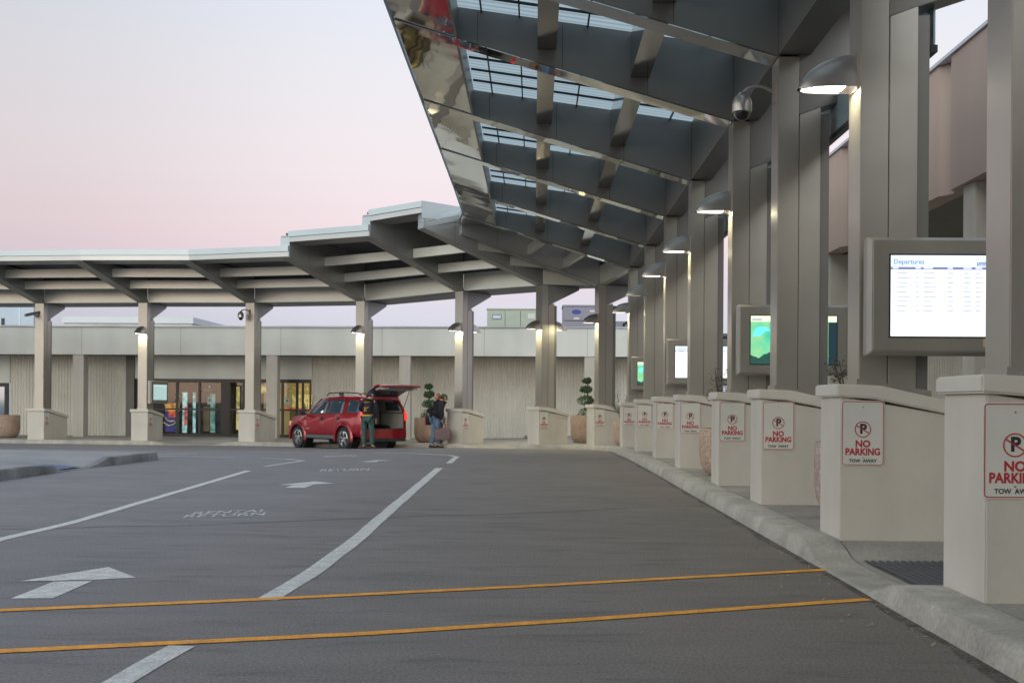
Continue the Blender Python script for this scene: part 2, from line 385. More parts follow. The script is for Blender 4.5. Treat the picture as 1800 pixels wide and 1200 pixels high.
# ------------------------------------------------------------------ setting
def sheet(name, xs, ys, zf, m):
    b = MB(); b.add([(x, y, zf(x, y)) for y in ys for x in xs], [(j*len(xs)+i, j*len(xs)+i+1, (j+1)*len(xs)+i+1, (j+1)*len(xs)+i) for j in range(len(ys)-1) for i in range(len(xs)-1)])
    return tag(b.build(name, m, smooth=True), kind='structure')
xs = [-1500, -400, -120, -60]+[-40+i for i in range(61)]+[40, 120, 400, 1500]
ys = [-1500, -400, -100, -40, -20]+[-10+i for i in range(61)]+[70, 150, 400, 1500]
tag(sheet('road', xs, ys, g, 'asphalt'), 'grey patched asphalt roadway in front of the terminal')
# kerb and sidewalk
kb = MB(); rings = []
for i, p in enumerate(kerb_path):
    n = kn[i]; f = drop(p); z0 = g(p.x, p.y); h = .13*f+.012*(1-f); r_ = []
    for d, z in ((0, -.05), (0, .0), (.035, h*.86), (.06, h), (.325, h)): q = p+n*d; r_.append((q.x, q.y, z0+z))
    rings.append(r_)
kb.loft(rings, closed=False); tag(kb.build('kerb', 'kerb', smooth=True), 'pale concrete kerb along the colonnade', kind='structure')
sb = MB(); rings = []
for i, p in enumerate(kerb_path):
    n = kn[i]; r_ = []
    for d in (.337, .6, .9, 1.2, 1.5, 1.7, 1.9, 2.15, 3, 6, 14): q = p+n*d; r_.append((q.x, q.y, sw_z(i, d)))
    r_ = [(*(p+n*.337), g(p.x, p.y)-.03)]+r_
    rings.append(r_)
sb.loft(rings, closed=False); tag(sb.build('sidewalk', 'concrete', smooth=True), 'grey concrete sidewalk under the colonnade', kind='structure')
# sidewalk joints
jb = MB()
for i in range(8, len(kerb_path)-4, 15):
    p, n = kerb_path[i], kn[i]
    if drop(p) < .99: continue
    t = Vector((-n.y, n.x))*.006; a = p+n*.08; b = p+n*6; z = sw_z(i, 1)+.003
    jb.add([(*(a-t), z), (*(b-t), z), (*(b+t), z), (*(a+t), z)], [(0, 1, 2, 3)])
tag(jb.build('sidewalk_joint', 'joint'), kind='structure')
# island on the left
def island():
    xo = -7.75; pts = []      # outline, ccw, road side first
    for y in [0, 4, 8, 12, 15, 16.4, 17.5, 18.3, 18.7, 19.3, 19.8, 20.2, 20.8, 22, 23]: pts.append((xo, y))
    pts += [(-7.80, 23.5), (-8.0, 23.9), (-8.4, 24.1), (-10.5, 24.8), (-14, 25.5), (-30, 26.5)]
    def hz(x, y):
        if x > -7.9 and y < 23.2:
            f = smooth01((abs(y-19.35)-.55)/.75); return g(x, y)+.16*f+.01*(1-f)
        return g(x, y)+.16
    kb = MB(); rings = []
    for i, (x, y) in enumerate(pts):
        a = Vector(pts[max(0, i-1)]); b = Vector(pts[min(len(pts)-1, i+1)]); d = (b-a).normalized(); n = Vector((-d.y, d.x))
        z = hz(x, y); p = Vector((x, y)); r_ = []
        for dd, zz in ((0, g(x, y)-.05), (.03, z-.02), (.05, z), (.18, z)): q = p+n*dd; r_.append((q.x, q.y, zz))
        rings.append(r_)
    kb.loft(rings, closed=False); tag(kb.build('island_kerb', 'kerb_old', smooth=True), 'dark weathered kerb around the traffic island', kind='structure')
    s = MB(); rings = []
    for i, (x, y) in enumerate(pts):
        a = Vector(pts[max(0, i-1)]); b = Vector(pts[min(len(pts)-1, i+1)]); d = (b-a).normalized(); n = Vector((-d.y, d.x))
        p = Vector((x, y)); r_ = []
        for dd in (.185, .5, 1.0, 1.5):
            q = p+n*dd; w = smooth01((dd-.4)/1.0); z = hz(x, y)*(1-w)+(g(x, y)+.16)*w; r_.append((q.x, q.y, z))
        q = Vector((-30, min(y, 22))) if i < 15 else Vector((-30, 22+.01*i)); r_.append((q.x, q.y, g(x, y)+.16))
        rings.append(r_)
    s.loft(rings, closed=False); tag(s.build('island_pavement', 'island', smooth=True), 'pale grey concrete traffic island', kind='structure')
    m = MB(); m.add([(-7.93, 18.95, g(-7.9, 18.9)+.03), (-7.93, 19.8, g(-7.9, 19.8)+.03), (-8.6, 19.8, g(-8.6, 19.8)+.075), (-8.6, 18.95, g(-8.6, 19)+.075)], [(0, 1, 2, 3)])
    tag(m.build('island_ramp_paint', mat('blue_paint', (.10, .13, .24), .7)), 'blue painted ramp in the island kerb', kind='structure')
island()
# painted markings
def strip(name, pts, w, m, label=None, lift=.003, wob=.0):
    P = []
    for a, b in zip(pts, pts[1:]):
        n = max(2, int((b-a).length/.35))
        P += [a.lerp(b, k/n) for k in range(n)]
    P.append(pts[-1]); b_ = MB(); r_ = []
    for i, p in enumerate(P):
        d = (P[min(i+1, len(P)-1)]-P[max(0, i-1)]); d.z = 0; d.normalize(); n = Vector((-d.y, d.x, 0))
        ww = w*(1+random.uniform(-wob, wob)); q = p+n*random.uniform(-wob, wob)*.15
        r_.append([(q.x+n.x*ww/2, q.y+n.y*ww/2, g(q.x, q.y)+lift), (q.x-n.x*ww/2, q.y-n.y*ww/2, g(q.x, q.y)+lift)])
    b_.loft(r_, closed=False)
    return tag(b_.build(name, m), label, kind='structure')
G = lambda *a: [gp(x, y) for x, y in a]
yl = G((0, 1073), (450, 1054), (900, 1032), (1453, 1001.5)); yl = [yl[0]+(yl[0]-yl[1])*2]+yl
strip('yellow_line', yl, .088, 'paint_yellow', 'farther of the two yellow lines across the road', .0045)
yl = G((0, 1145), (640, 1114), (1000, 1091), (1526, 1053.5)); yl = [yl[0]+(yl[0]-yl[1])*2]+yl
strip('yellow_line', yl, .088, 'paint_yellow', 'nearer of the two yellow lines across the road', .0045)
strip('lane_line', [Vector((-4.2, 4, 0))]+G((0, 948), (120, 920), (240, 885), (437, 827)), .115, 'paint_white', 'long white line between the two left lanes', wob=.04)
strip('lane_line', [Vector((-1.9, 1, 0))]+G((205, 1200), (320, 1135)), .13, 'paint_white', 'thick white line piece nearest the bottom edge', wob=.04)
strip('lane_line', G((468, 1055), (545, 1009), (622, 952), (688, 894), (772, 822.5)), .135, 'paint_white', 'thick white line running away beside the kerb lane', wob=.03)
strip('lane_line', G((789, 814), (803, 802.5), (790, 800), (720, 796.5), (655, 795)), .12, 'paint_white', 'white line hooking left at its far end')
strip('lane_line', G((466, 819.5), (534, 809.5), (505, 806.5), (460, 805)), .11, 'paint_old', 'white hairpin line in front of the car')
strip('lane_line', G((272, 797.6), (345, 797.0)), .12, 'paint_old', 'short white dash right of the island')
strip('lane_line', G((275, 801.0), (412, 803.2)), .10, 'paint_old', 'thin faded line right of the island')
strip('lane_line', G((0, 791), (170, 792.4)), .10, 'paint_old', 'faded line behind the island')
strip('lane_line', G((440, 793.8), (597, 795.6)), .09, 'paint_old', 'faded line in front of the car wheels')
strip('pavement_seam', G((412, 921), (560, 914), (700, 907), (900, 903), (1100, 893)), .05, 'tar', 'dark tar seam across the road', .002, .5)
strip('pavement_seam', G((0, 932), (200, 926), (400, 921)), .03, 'tar', 'thin dark seam on the left', .002, .6)
strip('pavement_seam', G((590, 808.5), (700, 807), (738, 805.5)), .10, 'tar', 'dark seam by the far arrow', .002, .3)
def arrow(head, stem, label, m='paint_white'):
    b = MB()
    for poly in (head, stem):
        p = [gp(*q) for q in poly]; b.add(p, [tuple(range(len(p)))])
    tag(b.build('lane_arrow', m), label, kind='structure')
arrow([(35, 1021.5), (190.6, 996.6), (239, 1015), (163, 1019), (94, 1020.5)], [(94, 1022.3), (163, 1020.8), (93.4, 1051.4), (18.7, 1052)], 'nearest white arrow painted on the road')
arrow([(489, 852), (554, 845.8), (588, 849.2), (551, 851.0), (515, 852.0)], [(515, 852.4), (551, 851.4), (536, 857), (501, 857)], 'middle white arrow painted on the road')
arrow([(630, 811.3), (664, 808.2), (689, 808.9), (668, 809.8)], [(641, 811.5), (665, 810.0), (662, 811.8), (640, 812.0)], 'farthest white arrow painted on the road')
def road_text(txt, o, ex, ey, w_, h_, name='road_lettering', label=None, m='paint_old'):
    """lay lettering on the road between surveyed directions ex (reading) and ey (up the letters)"""
    cu = bpy.data.curves.new('t', 'FONT'); cu.body = txt; cu.size = 1; cu.offset = .012
    ob = bpy.data.objects.new('t', cu); COL.objects.link(ob); dg = bpy.context.evaluated_depsgraph_get(); dg.update()
    me = bpy.data.meshes.new_from_object(ob.evaluated_get(dg)); bpy.data.objects.remove(ob)
    x1 = max(v.co.x for v in me.vertices); x0 = min(v.co.x for v in me.vertices); y1 = max(v.co.y for v in me.vertices); y0 = min(v.co.y for v in me.vertices)
    for v in me.vertices:
        p = o+ex*((v.co.x-x0)/(x1-x0)*w_)+ey*((v.co.y-y0)/(y1-y0)*h_); v.co = (p.x, p.y, g(p.x, p.y)+.003)
    me.materials.clear(); me.materials.append(M[m]); tag(put(me, name), label, kind='structure')
def rt(txt, bl, br, tl, label):
    a, b, c = gp(*bl), gp(*br), gp(*tl); road_text(txt, a, (b-a).normalized(), (c-a).normalized(), (b-a).length, (c-a).length, label=label)
rt('RENTAL', (336, 904.2), (470, 899.2), (344, 899.4), 'worn white word RENTAL painted on the road')
rt('RETURN', (320, 910.0), (464, 905.2), (328, 904.9), 'worn white word RETURN painted on the road')
rt('RETURN', (561, 828.4), (648, 826.2), (566, 824.6), 'faint white word beyond the middle arrow')
rt('RENTAL', (568, 803.4), (628, 801.4), (572, 801.2), 'faint white word near the car')
# grit collected in the gutter
gt = MB(); rg = []
for i, p in enumerate(kerb_path):
    if p.y < 2 or p.y > 31: continue
    n = kn[i]; w_ = .025+.05*abs(math.sin(i*.37)*math.sin(i*.113+1))+random.uniform(0, .03); a = p+n*.01; q = p-n*w_
    rg.append([(a.x, a.y, g(a.x, a.y)+.002), (q.x, q.y, g(q.x, q.y)+.002)])
gt.loft(rg, closed=False); tag(gt.build('gutter_grit', mat('gutter_grit', (.105, .093, .082), .9, noise=(7, .5), speck=(55, .6))), 'dark grit along the foot of the kerb', kind='structure')
# leaf litter on the road
lb = MB()
for k in range(110):
    y = random.uniform(4.2, 14); x = 2.02-abs(random.gauss(0, .2)); s = random.uniform(.006, .02); a = random.uniform(0, 6.3)
    if k < 8: x = random.uniform(-1, 1.8)
    p = Vector((x, y, g(x, y)+.006)); u = Vector((math.cos(a), math.sin(a), .2))*s; v = Vector((-math.sin(a), math.cos(a), 0))*s*.5
    lb.add([p-u, p+v, p+u+Vector((0, 0, .006)), p-v], [(0, 1, 2, 3)])
tag(lb.build('leaf_litter', mat('dry_leaf', (.34, .27, .17), .9)), 'dry leaf scraps scattered by the kerb', 'leaves', kind='stuff')

# ------------------------------------------------------------------ colonnade: columns, bases
def L3(c, u, s, z): q = c['P']+c['o']*u+c['t']*s; return (q.x, q.y, z)
where = {'C1': 'at the right edge of the photo', 'C2': 'carrying the big departures screen', 'C3': 'carrying the nearest dome camera', 'C4': 'behind the dome camera with a green screen',
         'C5': 'fifth from the right edge, with a lit lamp', 'C6': 'sixth from the right, behind the small white screen', 'C7': 'seventh from the right, its lamp unlit', 'C8': 'last of the straight row, with a green screen',
         'C9': 'beside the right topiary planter', 'C10': 'with two lamps before the green roof unit', 'C11': 'right of the two men by the planter', 'C12': 'behind the open tailgate of the red car',
         'C13': 'with a dome camera between the glass doors', 'C14': 'with the teal screen beside the doors', 'C15': 'with the bullet camera on the far left', 'C16': 'beyond the left edge', 'C17': 'far beyond the left edge',
         'M0': 'just right of the camera', 'M1': 'beside the camera', 'M2': 'behind the camera', 'M3': 'third behind the camera', 'M4': 'added unseen for shade, fourth behind the camera', 'M5': 'added unseen for shade, fifth behind the camera', 'M6': 'added unseen for shade, sixth behind the camera', 'M7': 'added unseen for shade, seventh behind the camera', 'M8': 'added unseen for shade, eighth behind the camera', 'M9': 'added unseen for shade, ninth behind the camera', 'M10': 'added unseen for shade, farthest behind the camera'}
for key, c in C.items():
    far = key in ('C9', 'C10', 'C11', 'C12', 'C13', 'C14', 'C15', 'C16', 'C17')
    q = c['P']; bz = side_z(q.x, q.y); c['bz'] = bz
    t = empty('colonnade_column', (0, 0, 0))
    tag(t, 'grey metal column '+where[key], 'column', 'grey metal columns of the colonnade')
    b = MB(); z0, z1 = bz+.7, c['z']
    b.extr([(0, z0), (0, z1), (-.222, z1), (-.222, z0)], lambda p: L3(c, p[0], .17, p[1]), lambda p: L3(c, p[0], -.17, p[1]))
    b.build('shaft', 'metal', t, bevel=.006)
    b = MB(); b.extr([(-.230, z0), (-.230, z1-.62), (-.452, z1-.54), (-.452, z0)], lambda p: L3(c, p[0], .168, p[1]), lambda p: L3(c, p[0], -.168, p[1]))
    b.build('rear_panel', 'metal', t, bevel=.005)
    b = MB(); b.extr([(-.2, z0), (-.2, z1-.64), (-.55, z1-.60), (-.55, z0)], lambda p: L3(c, p[0], .145, p[1]), lambda p: L3(c, p[0], -.145, p[1]))
    b.build('rear_channel', 'beam', t)
    # flashing at the foot
    # base pier
    pw, u0, u1, H = .31, .18, (-.87 if key not in ('C15', 'C13') else -1.3), c['ph']; sl = .165
    pr = empty('pier_base', (0, 0, 0)); tag(pr, 'cream stucco pier base under the column '+where[key], 'pier base', 'cream stucco pier bases')
    top = bz+H
    b = MB(); b.extr([(u0, bz-.02), (u0, top-.10), (u1, top-.10-(u0-u1)*sl), (u1, bz-.02)], lambda p: L3(c, p[0], pw, p[1]), lambda p: L3(c, p[0], -pw, p[1]))
    b.build('pier_body', 'stucco', pr, bevel=.008)
    b = MB(); e = .038
    b.extr([(u0+e, top-.10), (u0+e, top), (u0-.30, top-.012), (u1-e, top-(u0-u1)*sl-.01), (u1-e, top-.11-(u0-u1)*sl), (u0-.26, top-.118)], lambda p: L3(c, p[0], pw+e, p[1]), lambda p: L3(c, p[0], -pw-e, p[1]))
    b.build('cap', 'cap', pr, bevel=.012)
    b = MB(); zt = lambda u: top-(u0-u)*sl
    b.extr([(.02, zt(0)-.03), (.02, zt(0)+.075), (-.57, zt(-.57)+.075), (-.57, zt(-.57)-.03)], lambda p: L3(c, p[0], .185, p[1]), lambda p: L3(c, p[0], -.185, p[1]))
    b.build('foot_flashing', 'metal', t)
    if key in ('C1', 'C2', 'C3', 'C4', 'C5'):
        b = MB()
        for u in (-.06, -.20, -.34, -.50):
            q = L3(c, u, .187, zt(u)+.045); b.lathe([(0, -.006), (.008, -.005), (.008, .004), (0, .004)], 8, q, 'y')
        b.build('anchor_bolt', 'lamp_metal', t)
    c['top'] = top; c['thing'] = t

# ------------------------------------------------------------------ signs
def make_sign():
    t = empty('no_parking_sign')
    w, h = .168, .255
    def rr(w, h, r, n=5):
        p = []
        for cx, cz, a0 in ((w-r, h-r, 0), (-w+r, h-r, 90), (-w+r, -h+r, 180), (w-r, -h+r, 270)):
            for k in range(n+1): a = R(a0+90*k/n); p.append((cx+r*math.cos(a), cz+r*math.sin(a)))
        return p
    b = MB(); b.extr(rr(w, h, .022), lambda p: (p[0], 0, p[1]), lambda p: (p[0], -.003, p[1])); b.build('sign_plate', 'sign_white', t)
    o_, i_ = rr(w-.006, h-.006, .02), rr(w-.0115, h-.0115, .016); n = len(o_)
    b = MB(); b.add([(p[0], -.0042, p[1]) for p in o_+i_], [(k, (k+1) % n, n+(k+1) % n, n+k) for k in range(n)]); b.build('border', 'red', t)
    b = MB(); n = 28; cz = .03; rs = [(.063, cz), (.055, cz)]
    vs = [(math.cos(2*math.pi*k/n)*r, -.0052, cz+math.sin(2*math.pi*k/n)*r) for r in (.064, .0565) for k in range(n)]
    b.add(vs, [(k, (k+1) % n, n+(k+1) % n, n+k) for k in range(n)])
    d = Vector((math.cos(R(-32)), 0, math.sin(R(-32)))); q = Vector((-d.z, 0, d.x))*.0042; a = Vector((0, -.0056, cz))
    b.add([a-d*.059-q, a+d*.059-q, a+d*.059+q, a-d*.059+q], [(0, 1, 2, 3)]); b.build('prohibition_ring', 'red', t)
    text_obj('P', .105, 'ink', t, (.002, -.0044, cz+.001), offset=.004, ext=.0002, name='letter')
    text_obj('NO', .074, 'red', t, (0, -.0044, -.085), offset=.0028, ext=.0002)
    text_obj('PARKING', .074, 'red', t, (0, -.0044, -.147), offset=.0028, ext=.0002, sx=.88)
    text_obj('TOW  AWAY', .036, 'ink', t, (0, -.0044, -.216), offset=.001, ext=.0002, sx=1.0)
    b = MB()
    for zz in (.205, -.190): b.lathe([(.0, -.008), (.0055, -.007), (.006, 0), (0, 0)], 10, (0, 0, zz), 'y')
    b.build('bolt', 'lamp_metal', t)
    return t
proto_sign = make_sign(); first = True
for key in ('C1', 'C2', 'C3', 'C4', 'C5', 'C6', 'C7', 'C8', 'C9', 'C10', 'C11', 'C12', 'C13', 'C14', 'C15'):
    c = C[key]; s = proto_sign if first else copy_tree(proto_sign); first = False
    off = .172 if key != 'C1' else .150
    zc = c['top']-.385-(0 if key != 'C1' else .02)
    s.location = L3(c, .18-off, .314, zc); s.rotation_euler = (0, 0, -(c['th']-R(90))+0)
    if c['th'] < R(89): s.rotation_euler = (0, 0, math.atan2(c['t'].x, -c['t'].y))
    tag(s, 'no parking sign below the column '+where[key], 'sign', 'no parking signs')

# ------------------------------------------------------------------ wall lamps
def make_lamp(lit=True):
    t = empty('wall_lamp')    # local: x outward from the wall, z up, origin at the wall, level with the lens
    b = MB(); b.box(0, .018, -.125, .125, -.02, .27); b.build('back_plate', 'lamp_metal', t, bevel=.004)
    Lh, Hh = .44, .27; ou = []; inn = []
    nx = 10
    def ring(k, sc_):
        x = Lh*k/nx; f = max(0, 1-(x/Lh)**1.9)**.62; hh = Hh*f*sc_+.012; ww = .125*(.35+.65*math.sqrt(max(0, 1-(x/Lh)**3)))*sc_
        return [(x*sc_+.018, ww*math.cos(a), hh*math.sin(a)**.8 if math.sin(a) > 0 else 0) for a in [math.pi*j/12 for j in range(13)]]
    A = [ring(k, 1) for k in range(nx+1)]; B = [ring(k, .94) for k in range(nx+1)]
    b.v = []; b.f = []; b.loft(A, closed=False); b.loft(B, closed=False); b.build('hood', 'lamp_metal', t, smooth=True)
    b = MB(); b.box(.09, .33, -.08, .08, .012, .026); b.build('lens', 'lamp_on' if lit else 'lamp_dim', t)
    return t
LP = [('C2', 2.56, 0, 1, 'lit lamp hood on the column that carries the big screen'), ('C4', 2.56, 0, 1, 'lit lamp hood on the fourth column, below the dome camera'),
      ('C5', 2.56, 0, 1, 'lit lamp hood on the fifth column from the right'), ('C6', 2.56, 0, 1, 'lit lamp hood on the sixth column from the right'),
      ('C7', 2.56, 0, 0, 'unlit lamp hood on the seventh column from the right'), ('C8', 2.50, 0, 1, 'small lit lamp hood on the last straight-row column'),
      ('C9', 2.42, 0, 1, 'lamp in front of the mauve roof unit'), ('C10', 2.24, 0, 1, 'left lamp of the column in front of the green roof unit'),
      ('C10', 2.24, 1, 1, 'right lamp of the column in front of the green roof unit'), ('C11', 2.28, 0, 1, 'left lamp of the column beside the two men'),
      ('C11', 2.28, 1, 1, 'right lamp of the column beside the two men'), ('C12', 2.30, 0, 1, 'lamp on the column behind the red car'), ('C14', 2.32, 0, 1, 'lamp on the column beside the glass doors, far left')]
pl, pd = make_lamp(True), make_lamp(False); used = {1: False, 0: False}
for key, h, rear, lit, lab in LP:
    c = C[key]; src = pl if lit else pd
    o = src if not used[lit] else copy_tree(src); used[lit] = True
    o.location = L3(c, (.0 if not rear else -.56), 0, EYE+h); d = c['o'] if not rear else -c['o']
    o.rotation_euler = (0, 0, math.atan2(d.y, d.x)); tag(o, lab, 'lamp', 'hooded wall lamps on the columns')
    if lit:
        ld = bpy.data.lights.new('lamp_light', 'AREA'); ld.shape = 'RECTANGLE'; ld.size = .26; ld.size_y = .14; ld.energy = 8 if key in ('C2', 'C4', 'C5', 'C6') else 14; ld.color = (1, .90, .55)
        lo = bpy.data.objects.new('lamp_light', ld); COL.objects.link(lo); lo.parent = o; lo.location = (.17, 0, -.01)

# ------------------------------------------------------------------ displays
def make_display(kind):
    t = empty('information_display')   # faces -y, origin centre of the back
    w, h, d = .71, .45, .17
    b = MB()
    b.loft([[(x*s, y, z*s2) for x, z in ((-w, -h), (w, -h), (w, h), (-w, h))] for y, s, s2 in ((0, .97, .96), (-.02, .985, .975), (-.03, 1, 1), (-d+.05, 1, 1), (-d, .955, .93), )])
    b.build('housing', 'frame_grey', t, bevel=.006)
    sw, sh = .545, .306; zc = .0
    b = MB(); b.box(-sw-.012, sw+.012, -d-.004, -d+.01, zc-sh-.012, zc+sh+.012); b.build('bezel', 'black', t)
    y = -d-.006
    def rect(name, m, x0, x1, z0, z1, dy=0, par=t): q = MB(); q.box(x0, x1, y-dy, y-dy+.001, z0, z1); return q.build(name, m, par)
    if kind == 'board':
        s = rect('screen', 'scr_white', -sw, sw, zc-sh, zc+sh)
        rect('screen_header', 'scr_head', -sw, sw, zc+sh-.085, zc+sh-.002, .0015, s)
        rect('screen_bar', 'scr_bar', -sw, sw, zc+sh-.108, zc+sh-.087, .0015, s)
        text_obj('Departures', .05, 'scr_title', s, (-sw+.135, y-.003, zc+sh-.05), ext=.0001, offset=.0012)
        q = MB(); q.box(.10, .255, y-.003, y-.002, zc+sh-.078, zc+sh-.052); q.build('logo_bar', 'scr_bar', s)
        q = MB(); q.add([(.15, y-.003, zc+sh-.050), (.20, y-.003, zc+sh-.028), (.235, y-.003, zc+sh-.016), (.20, y-.003, zc+sh-.040), (.185, y-.003, zc+sh-.050)], [(0, 1, 2, 3, 4)]); q.build('logo_bird', 'scr_cyan', s)
        text_obj('Regional Airport', .021, 'scr_head', s, (.178, y-.0045, zc+sh-.066), ext=.0001)
        q = MB(); rnd = random.Random(3)
        cols = [(-.53, .012), (-.50, .10), (-.36, .03), (-.30, .10), (-.12, .05), (.0, .06), (.09, .06), (.19, .015), (.22, .08), (.37, .03), (.43, .08)]
        for r_ in range(9):
            for k, (cx, cw) in enumerate(cols):
                if k >= 7 and r_ > 4: continue
                z = zc+sh-.135-r_*.0355; ww = cw*rnd.uniform(.6, 1.0); q.box(cx, cx+ww, y-.003, y-.002, z-.006, z+.006)
        q.build('flight_rows', mat('row_text', (.5, .5, .6), .5, emit=(.48, .53, .72), es=1.0), s)
        q = MB()
        for r_ in range(9): z = zc+sh-.135-r_*.0355; q.box(-.535, -.522, y-.0045, y-.0035, z-.006, z+.006)
        q.build('airline_marks', 'scr_text', s)
        q = MB()
        for cx, cw in ((-.53, .04), (-.36, .04), (-.30, .07), (-.12, .04), (.0, .06), (.09, .05), (.19, .04), (.37, .035), (.43, .04)): q.box(cx, cx+cw, y-.004, y-.003, zc+sh-.101, zc+sh-.093)
        q.build('column_titles', 'scr_white', s)
        q = MB(); q.box(-.20, .5, y-.003, y-.002, zc-sh+.03, zc-sh+.033); q.build('footer_line', 'scr_text', s)
    elif kind == 'advert':
        s = rect('screen', 'scr_green', -sw, sw, zc-sh, zc+sh)
        rect('screen_header', 'scr_pale', -sw, sw, zc+sh-.075, zc+sh, .0015, s)
        rect('dark_panel', 'scr_dark', .44, sw, zc-sh, zc+sh-.08, .0015, s)
        q = MB(); q.add([(-.50, y-.002, zc+.13), (-.44, y-.002, zc+.17), (-.34, y-.002, zc+.16), (-.28, y-.002, zc+.12), (-.36, y-.002, zc+.11), (-.42, y-.002, zc+.05), (-.52, y-.002, zc+.04)], [(0, 1, 2, 3, 4, 5, 6)]); q.build('bright_patch', 'scr_cyan', s)
        q = MB(); pts = [(-sw, zc-sh), (.43, zc-sh)]; rnd = random.Random(5)
        for k in range(30): x = .43-(sw+.43)*k/29; pts.append((x, zc-sh+.07+.075*abs(math.sin(x*9+1))+rnd.uniform(-.01, .01)))
        q.add([(a, y-.0025, z_) for a, z_ in pts], [tuple(range(len(pts)))]); q.build('dark_hills', mat('screen_hills', (.02, .05, .04), .5, emit=(.02, .09, .07), es=.9, noise=(30, .6)), s)
        q = MB(); q.box(-.53, -.40, y-.003, y-.002, zc+sh-.055, zc+sh-.040); q.add([(-.46, y-.003, zc+sh-.036), (-.42, y-.003, zc+sh-.022), (-.40, y-.003, zc+sh-.012), (-.435, y-.003, zc+sh-.034)], [(0, 1, 2, 3)]); q.build('logo', 'scr_bar', s)
    else:
        s = rect('screen', 'scr_teal', -sw, sw, zc-sh, zc+sh); rect('screen_header', 'scr_head', -sw, sw, zc+sh-.07, zc+sh-.06, .0015, s)
    b = MB(); b.box(-.25, -.18, 0, .05, -.30, .30); b.box(.18, .25, 0, .05, -.30, .30); b.build('bracket', 'black', t)
    return t
board = make_display('board'); board.location = (3.24, 8.90-.05, EYE+.84)
tag(board, 'large bright departures screen in a grey housing on the second column', 'display screen', 'information displays on the columns')
q = MB(); q.box(.15, .265, -.1765, -.1745, -.385, -.325); stk = q.build('sticker', mat('tan_sticker', (.55, .45, .28), .6), board)
text_obj('V&S', .05, 'ink', stk, (.207, -.1785, -.352), ext=.0002, shear=.3)
adv = make_display('advert'); adv.location = (3.30, 14.96-.22, EYE+.84)
tag(adv, 'green picture screen in a grey housing on the fourth column', 'display screen', 'information displays on the columns')
b2 = copy_tree(board); b2.location = (3.28, 22.56-.22, EYE+.84)
for ch in b2.children:
    if ch.name.startswith('sticker'):
        for k in list(ch.children): bpy.data.objects.remove(k)
        bpy.data.objects.remove(ch)
tag(b2, 'small distant white timetable screen on the sixth column', 'display screen', 'information displays on the columns')
a2 = copy_tree(adv); a2.location = (3.30, 30.86-.22, EYE+.84)
tag(a2, 'smallest green screen on the last straight-row column', 'display screen', 'information displays on the columns')
c = C['C14']; d3 = make_display('plain'); d3.location = L3(c, -.55, .22, EYE+.33); d3.rotation_euler = (0, 0, math.atan2(c['t'].x, -c['t'].y)); d3.scale = (.86, .9, .88)
tag(d3, 'pale teal screen at an angle beside the glass doors', 'display screen', 'information displays on the columns')

# ------------------------------------------------------------------ cameras
def make_dome():
    t = empty('dome_camera')   # x outward from the wall
    b = MB(); b.box(0, .02, -.035, .035, -.10, .10); b.build('wall_plate', 'lamp_metal', t, bevel=.006)
    b = MB(); b.tube([(.01, 0, 0), (.06, 0, .04), (.13, 0, .075), (.21, 0, .08), (.29, 0, .055), (.34, 0, .01)], [.016, .018, .018, .018, .02, .024], 12); b.build('arm', 'lamp_metal', t, smooth=True)
    b = MB(); b.lathe([(0, .02), (.03, .015), (.055, -.02), (.085, -.04), (.088, -.05)], 28, (.355, 0, 0)); b.build('collar', 'lamp_metal', t, smooth=True)
    b = MB(); b.lathe([(.0, -.045), (.088, -.05), (.100, -.08), (.106, -.13), (.106, -.20), (.098, -.205), (.0, -.205)], 32, (.355, 0, 0)); b.build('camera_body', 'lamp_metal', t, smooth=True)
    b = MB(); b.lathe([(.07, -.205), (.068, -.225), (.055, -.26), (.03, -.28), (0, -.285)], 24, (.355, 0, 0)); b.build('dome', 'black', t, smooth=True)
    b = MB(); b.tube([(.355+.082*math.cos(a), 0, -.205-.088*math.sin(a)) for a in [math.pi*k/14 for k in range(15)]], .006, 6); b.build('guard', 'lamp_metal', t)
    return t
dm = make_dome(); c = C['C3']; dm.location = L3(c, 0, 0, EYE+3.37); dm.rotation_euler = (0, 0, math.pi)
tag(dm, 'large silver dome camera on a curved arm, nearest the viewer', 'security camera', 'security cameras on the columns')
dm2 = copy_tree(dm); c = C['C13']; dm2.location = L3(c, 0, 0, EYE+3.08); dm2.rotation_euler = (0, 0, math.atan2(c['o'].y, c['o'].x)-.5)
tag(dm2, 'small dome camera on the column between the doors', 'security camera', 'security cameras on the columns')
t = empty('bullet_camera'); c = C['C15']; t.location = L3(c, 0, -.03, EYE+2.98); t.rotation_euler = (0, 0, R(-125))
b = MB(); b.tube([(0, 0, -.04), (.10, 0, -.04), (.14, 0, .02), (.12, 0, .08)], .035, 10); b.build('bracket', 'lamp_metal', t, smooth=True)
b = MB(); b.extr([(-.06, .07), (-.06, .17), (.50, .02), (.50, -.08)], lambda p: (p[0], -.06, p[1]), lambda p: (p[0], .06, p[1])); b.build('camera_housing', 'lamp_metal', t, bevel=.01)
tag(t, 'slanted bullet camera on the far left column', 'security camera', 'security cameras on the columns')

